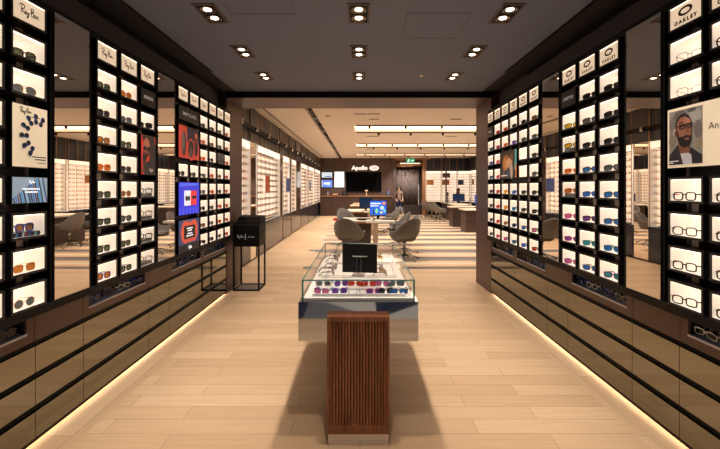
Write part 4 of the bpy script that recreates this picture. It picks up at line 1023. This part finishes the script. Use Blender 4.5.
# ------------------------------------------------------------------ chairs
def chair_meshes():
    vs = []; fs = []; A, T = 26, 9
    def prof(th):                       # th: 0 = straight back (+y)
        c = math.cos(th/2)**2; e = abs(th)/math.radians(128)
        return .60+.27*max(0, 1-(abs(th)/math.radians(75))**2.2)*1.0+.02*(1-e)
    for i in range(A+1):
        th = math.radians(-128+256*i/A); top = prof(th); bot = .40+.0*c_ if False else .40
        for j in range(T+1):
            u = j/T; z = bot+(top-bot)*u
            r = .16+.115*min(1, (u*2.2))**.5+.045*u
            vs.append((math.sin(th)*r*1.02, math.cos(th)*r*.98+.0+.05*max(0, z-.55), z))
    for i in range(A):
        for j in range(T): a = i*(T+1)+j; fs.append((a, a+T+1, a+T+2, a+1))
    m = MB().add(vs, fs, GREYF, True); shell = m.mesh('shell')
    s = MB(); s.lathe([(.12, .385), (.21, .395), (.255, .43), (.25, .465), (.2, .48), (.0, .484)], (0, -.02, 0), GREYF2, 24); seat = s.mesh('seat')
    c = MB(); c.lathe([(.026, .07), (.026, .3), (.04, .3), (.04, .384)], (0, 0, 0), CHROME, 12); col = c.mesh('column')
    legs = []
    for k in range(5):
        a = 2*PI*k/5+.3; l = MB(); dx, dy = math.cos(a), math.sin(a)
        l.tube([(dx*.02, dy*.02, .11), (dx*.16, dy*.16, .075), (dx*.31, dy*.31, .026)], .018, CHROME, 8, False, .012)
        l.lathe([(.016, .0), (.018, .012), (.012, .022)], (dx*.31, dy*.31, 0), BLACK, 8); legs.append(l.mesh('leg'))
    return shell, seat, col, legs
CH = chair_meshes()
def chair(x, y, rz, label, group):
    t = thing('tub_chair', label, 'chair', (x, y, .003), rz, group)
    s = obj('shell', CH[0], t); q = s.modifiers.new('thick', 'SOLIDIFY'); q.thickness = .022; q.offset = 0; q2 = s.modifiers.new('sub', 'SUBSURF'); q2.levels = q2.render_levels = 1
    obj('seat', CH[1], t); obj('column', CH[2], t)
    for l in CH[3]: obj('leg', l, t)
    return t
g1 = 'tub chairs around the consultation tables'; R = math.radians
# chairs: facing = local -y
chair(-.22, 8.02, R(160), 'grey tub chair at front corner of first consultation table, brown panel behind', g1)
chair(.93, 7.95, R(215), 'grey tub chair in front of the first table, closest to the glass case', g1)
chair(1.02, 8.75, R(-88), 'grey tub chair at side of first table, behind the closest one', g1)
chair(.98, 9.85, R(-85), 'grey tub chair at far side corner of the first table', g1)
chair(-.28, 10.15, R(40), 'low grey tub chair tucked behind first table on shelf-wall side', g1)
chair(-.38, 11.75, R(150), 'grey tub chair at the second consultation table, shelf-wall side', g1)
chair(1.05, 12.9, R(-85), 'grey tub chair at second consultation table, doorway side', g1)

# ------------------------------------------------------------------ consultation tables
def table(x0, x1, y0, y1, label):
    t = thing('consultation_table', label, 'table', ((x0+x1)/2, y0, 0)); w = (x1-x0)/2; d = y1-y0
    o = obj('tabletop', one(WHITETOP, -w, w, 0, d, .70, .75), t); bevel(o, .004)
    obj('wood_edge', one(OAKW, -w, -w*.1, -.012, -.0005, .695, .745), t)
    obj('leg_panel', one(mat('pale panel leg', (176, 150, 122), .4), w*.18, w*.36, .01, .08, 0, .6995), t)
    obj('pedestal', one(BROWNC, -w+.02, w*.1, .12, d-.05, 0, .6995), t)
    return t
table(-.42, .80, 8.62, 9.65, 'white topped consultation table nearest the display case')
table(-.42, .80, 12.2, 13.6, 'second white topped consultation table in line behind first')
table(-.42, .80, 15.9, 17.3, 'third white topped consultation table near the brown counter')
def monitor(x, y, z, rz, label, face, ui=False, s=1):
    t = thing('monitor', label, 'monitor', (x, y, z), rz)
    obj('casing', one(BLACK, -.215*s, .215*s, 0, .03, .09, .45), t)
    f = obj('screen', one(face, -.205*s, .205*s, -.003, 0, .10, .44), t)
    if ui:
        c = lambda n, rgb: emat('ui '+n, rgb, 1.0)
        obj('display', MB().poly([(-.19, .36), (.06, .36), (.06, .39), (-.19, .39)], -.0035, c('white', (230, 236, 246))).poly([(-.19, .31), (.0, .31), (.0, .33), (-.19, .33)], -.0035, c('white', (230, 236, 246))).poly(ell(-.04, .2, .035, .06), -.0036, c('green', (120, 200, 130))).poly(ell(.09, .27, .05, .05), -.0036, c('pale', (170, 200, 240))).poly(ell(.14, .38, .04, .035), -.0037, c('orange', (230, 130, 60))).poly(ell(.07, .16, .03, .025), -.0036, c('yellow', (236, 200, 90))).poly(ell(.15, .2, .035, .045), -.0038, c('sky', (110, 170, 250))), t)
    obj('neck', one(BLACK, -.03, .03, .031, .05, .012, .28), t)
    obj('foot', one(BLACK, -.11, .11, -.05, .12, .0, .011), t)
    return t
SCRB = emat('monitor blue', (40, 96, 206), 1.0); SCRD = mat('monitor dark', (24, 34, 52), .15, 0, .25, (40, 70, 110))
monitor(.44, 9.15, .751, R(4), 'lit blue monitor with colourful screen on the first consultation table', SCRB, True, .95)
monitor(.15, 10.9-.0, .751, R(-6), 'dark monitor turned on its stand behind the lit blue monitor', SCRD)
bpy.data.objects['monitor.001'].location = (.19, 12.55, .751)
t = thing('card_holder', 'slim chrome upright holder in front of the lit blue monitor', 'holder', (.31, 8.8, .751)); obj('base', one(CHROME, -.06, .06, -.04, .04, 0, .008), t); obj('post', one(CHROME, -.014, .014, -.006, .006, .008, .26), t)
t = thing('keyboard', 'black keyboard on the first consultation table beside lit monitor', 'keyboard', (.08, 9.1, .751), R(6)); obj('body', one(BLACK, -.17, .17, -.06, .06, 0, .018), t); obj('keys', one(mat('keys', (40, 38, 40), .5), -.16, .16, -.05, .05, .0181, .023), t)
b_ = MB(); b_.lathe([(.1, 0), (.11, .01), (.1, .035), (.06, .045), (0, .046)], (0, 0, 0), BLACK, 16); tag(obj('measuring_puck', b_, None, (.05, 8.85, .751)), 'flat black device near front edge of first consultation table', 'device')
b_ = MB(); b_.box(-.14, .14, -.09, .09, 0, .03, mat('grey tray', (90, 84, 80), .5)); b_.box(-.12, .12, -.07, .07, .03, .04, mat('grey tray inset', (120, 112, 104), .5)); tag(obj('tray', b_, None, (.66, 9.0, .751)), 'grey tray on the first consultation table, outer end', 'tray')
t = thing('wooden_box', 'pale box on third consultation table near brown counter', 'box', (-.1, 16.5, .751)); obj('body', one(WHITETOP, -.2, .2, -.12, .12, 0, .1), t); obj('lid', one(OAKW, -.2, .2, -.12, .12, .101, .115), t)
b_ = MB(); b_.prism([(-.16, 0), (.16, 0), (.14, .09), (-.14, .09)], 'y', -.1, .1, REDM); b_.box(-.08, .08, -.02, .02, .09, .11, REDM)
tag(obj('red_case', b_, None, (-1.08, 17.6, .003)), 'small red case on the floor before the brown counter', 'case')

# ------------------------------------------------------------------ desks on the far side
g2 = 'tub chairs at the far desks'
def desk(x0, x1, y0, y1, label):
    t = thing('desk', label, 'desk', (x0, y0, 0)); W = x1-x0; D = y1-y0
    bevel(obj('desktop', one(WHITETOP, -.04, W, 0, D, .735, .78), t), .004)
    obj('end_panel', one(BROWNC, .02, W*.42, .06, D-.06, 0, .7345), t); obj('leg_panel', one(BROWNC, W-.06, W-.01, .06, D-.06, 0, .7345), t)
    obj('seam', one(BLACK, .0205, W*.42, .054, .0595, .36, .368), t)
    return t
desk(3.55, 5.1, 12.75, 13.55, 'brown desk with white top nearest the portal on far side')
desk(3.55, 5.1, 14.55, 15.3, 'brown desk with white top behind the nearest far desk')
desk(4.15, 4.9, 16.6, 19.4, 'long white topped desk beside the rear lit shelves')
desk(4.15, 5.4, 9.3, 10.9, 'white topped desk hidden behind portal jamb, seen in mirror')
for i, (x, y, rz, lb) in enumerate(((3.55, 16.85, 95, 'grey tub chair at long far desk, closest of the row'), (3.55, 17.7, 80, 'grey tub chair second in row at the long far desk'), (3.5, 18.5, 95, 'grey tub chair third in row at the long far desk'), (3.45, 19.4, 85, 'grey tub chair last in row near rear lit shelves'),
        (4.25, 12.3, 170, 'grey tub chair before nearest far desk at portal jamb'), (4.4, 14.1, 180, 'grey tub chair between the two brown far desks'), (3.75, 9.7, 95, 'grey tub chair by jamb desk, seen in script-logo wall mirror'), (3.75, 10.6, 80, 'second grey tub chair by jamb desk, seen in mirror'))):
    chair(x, y, R(rz), lb, g2)
monitor(4.65, 17.9, .781, R(-5), 'dark monitor on the long far desk beside the standing woman', SCRD, False, 1.3)
monitor(4.75, 15.0, .781, R(5), 'blue lit monitor on far desk at the portal jamb', SCRB)
b_ = MB(); b_.box(-.03, .03, -.01, .01, .01, .3, CHROME); b_.box(-.07, .07, -.05, .05, 0, .01, CHROME); tag(obj('mirror_stand', b_, None, (4.35, 15.0, .781)), 'slim chrome stand on second far desk beside blue monitor', 'stand')
b_ = MB(); b_.lathe([(.03, 0), (.04, .05), (.03, .3), (.05, .45), (.02, .55)], (0, 0, 0), mat('floor lamp dark', (70, 60, 56), .5), 10); tag(obj('desk_mirror', b_, None, (4.3, 18.6, .781)), 'dark upright table mirror on the long far desk', 'mirror')
t = thing('pillar', 'slim brown post before the rear lit shelves', 'post', (4.62, BKY-.6, 0)); obj('shaft', one(BROWNW, -.03, .03, -.06, .06, .0, ZCB-.003), t); obj('sign_plate', one(BROWNMET, -.2, .2, -.075, -.0605, 2.05, 2.3), t)

# ------------------------------------------------------------------ people
def person(loc, rz, label, h, top, legs, hairc, long_hair, arms):
    """continuous skinned body; standing, arms as elbow/hand offsets"""
    s = h/1.68
    J = dict(pel=(0,0,.90), wai=(0,-.005,1.06), che=(0,.0,1.25), nek=(0,0,1.40), hed=(0,-.012,1.50), crn=(0,-.005,1.62), nos=(0,-.10,1.53))
    V = []; E = []; Rr = []
    idx = {}
    def v(n, p, r): idx[n] = len(V); V.append(Vector(p)*s); Rr.append(r*s)
    for n, r in (('pel',.125),('wai',.105),('che',.125),('nek',.05),('hed',.085),('crn',.075),('nos',.022)): v(n, J[n], r)
    E += [('pel','wai'),('wai','che'),('che','nek'),('nek','hed'),('hed','crn'),('hed','nos')]
    for q, sg in (('l',-1),('r',1)):
        v('sh'+q, (sg*.165,.0,1.34), .055); v('el'+q, (sg*arms[0][0], arms[0][1], arms[0][2]), .042); v('wr'+q, (sg*arms[1][0], arms[1][1], arms[1][2]), .028)
        hx, hy, hz = sg*arms[2][0], arms[2][1], arms[2][2]
        v('pa'+q, (hx, hy, hz), .032)
        E += [('che','sh'+q),('sh'+q,'el'+q),('el'+q,'wr'+q),('wr'+q,'pa'+q)]
        d = Vector((hx-sg*arms[1][0], hy-arms[1][1], hz-arms[1][2])).normalized()
        for f in range(4):
            o_ = (f-1.5)*.019; p = Vector((hx+o_, hy, hz)); L_ = (.06, .07, .066, .05)[f]
            v('f%d%s' % (f, q), p+d*.035, .009); v('g%d%s' % (f, q), p+d*(.035+L_)+Vector((0, 0, -.014)), .007)
            E += [('pa'+q, 'f%d%s' % (f, q)), ('f%d%s' % (f, q), 'g%d%s' % (f, q))]
        v('t'+q, Vector((hx-sg*.035, hy-.0, hz))+d*.02, .009); E += [('pa'+q, 't'+q)]
        v('hp'+q, (sg*.09,0,.84), .095); v('kn'+q, (sg*.10,-.015,.47), .062); v('an'+q, (sg*.10,.01,.08), .04); v('to'+q, (sg*.12,-.15,.035), .034)
        E += [('pel','hp'+q),('hp'+q,'kn'+q),('kn'+q,'an'+q),('an'+q,'to'+q)]
    me = bpy.data.meshes.new('b'); me.from_pydata([tuple(a) for a in V], [(idx[a], idx[b]) for a, b in E], [])
    ob = bpy.data.objects.new('b', me); C.objects.link(ob)
    ob.modifiers.new('skin', 'SKIN'); ob.modifiers.new('sub', 'SUBSURF').levels = 1
    for k, sv in enumerate(me.skin_vertices[0].data): sv.radius = (Rr[k], Rr[k]*(.8 if k < 3 else 1)); sv.use_root = (k == 0)
    dg = bpy.context.evaluated_depsgraph_get(); dg.update()
    m2 = bpy.data.meshes.new_from_object(ob.evaluated_get(dg)); bpy.data.objects.remove(ob)
    m2.materials.clear()
    skin = mat('skin', (206, 158, 130), .55)
    for m in (skin, top, legs, mat('shoe', (30, 26, 26), .5)): m2.materials.append(m)
    wr = [V[idx['wrl']], V[idx['wrr']]]; pa = [V[idx['pal']], V[idx['par']]]
    for p in m2.polygons:
        c = p.center; p.use_smooth = True
        hand = any((c-b_).length < .13*s and (c-a_).dot(b_-a_) > 0 for a_, b_ in zip(wr, pa))
        p.material_index = 0 if (c.z > 1.40*s or hand) else 3 if c.z < .09*s else 2 if c.z < .93*s and abs(c.x) < .24*s and c.y > -.25*s else 1
    r = obj('person', m2, None, loc, rz); tag(r, label, 'person')
    hm = MB(); n = 16; rings = []
    zs = [(1.66, .02), (1.645, .06), (1.61, .092), (1.56, .1), (1.50, .1)]+([(1.42, .105), (1.32, .11), (1.22, .09), (1.16, .05)] if long_hair else [(1.46, .085)])
    vs = []; fs = []
    for z, rr in zs:
        for j in range(n):
            th = math.radians(-20+220*j/(n-1)) if z < 1.60 else 2*PI*j/(n-1)
            yy = math.sin(th)*rr*(.8 if z < 1.45 else 1.02)+(.03 if z < 1.45 else 0.0)
            vs.append((math.cos(th)*rr*.98*s, yy*s, z*s))
    for i in range(len(zs)-1):
        for j in range(n-1): a = i*n+j; fs.append((a, a+1, a+n+1, a+n))
    hm.add(vs, fs, hairc, True); ho = obj('hair', hm, r); so = ho.modifiers.new('t', 'SOLIDIFY'); so.thickness = .02
    fe = MB()
    for sg in (-1, 1): fe.lathe([(.011*s, -.006*s), (.012*s, .004*s), (0, .008*s)], (sg*.033*s, -.094*s, 1.545*s), mat('eye dark', (40, 28, 24), .3), 8)
    fe.box(-.022*s, .022*s, -.098*s, -.09*s, 1.472*s, 1.48*s, mat('lips', (160, 84, 80), .5)); obj('face_features', fe, r)
    return r
person((5.2, 20.05, .001), R(70), 'woman with long brown hair in dark top behind the long far desk', 1.49, mat('dark top', (34, 30, 32), .7), mat('dark trousers', (40, 38, 44), .7), mat('brown hair', (84, 44, 28), .6), True, ((.24, .0, 1.08), (.2, -.2, 1.0), (.18, -.28, .99)))
person((2.2, BKY+.5, .001), R(10), 'person in pale patterned top and dark blue trousers inside the doorway', 1.6, mat('pale top', (150, 126, 112), .7), mat('navy trousers', (34, 44, 84), .7), mat('black hair', (24, 20, 20), .6), False, ((.23, .02, 1.1), (.2, -.1, .92), (.19, -.15, .86)))

# ------------------------------------------------------------------ world and camera
w = bpy.data.worlds.new('world'); w.use_nodes = True; w.node_tree.nodes['Background'].inputs[0].default_value = (1, .85, .7, 1); w.node_tree.nodes['Background'].inputs[1].default_value = .02
sc.world = w
cd = bpy.data.cameras.new('camera'); cd.sensor_fit = 'HORIZONTAL'; cd.sensor_width = 36; cd.lens = 380/720*36; cd.shift_y = -36.5/720; cd.clip_start = .05; cd.clip_end = 100
co = bpy.data.objects.new('camera', cd); C.objects.link(co); co.location = (0, 0, 1.5); co.rotation_euler = (PI/2, 0, 0); sc.camera = co
sc.cycles.use_denoising = True; sc.cycles.max_bounces = 8; sc.cycles.caustics_reflective = False; sc.cycles.caustics_refractive = False; sc.cycles.sample_clamp_indirect = 6; sc.cycles.transparent_max_bounces = 24
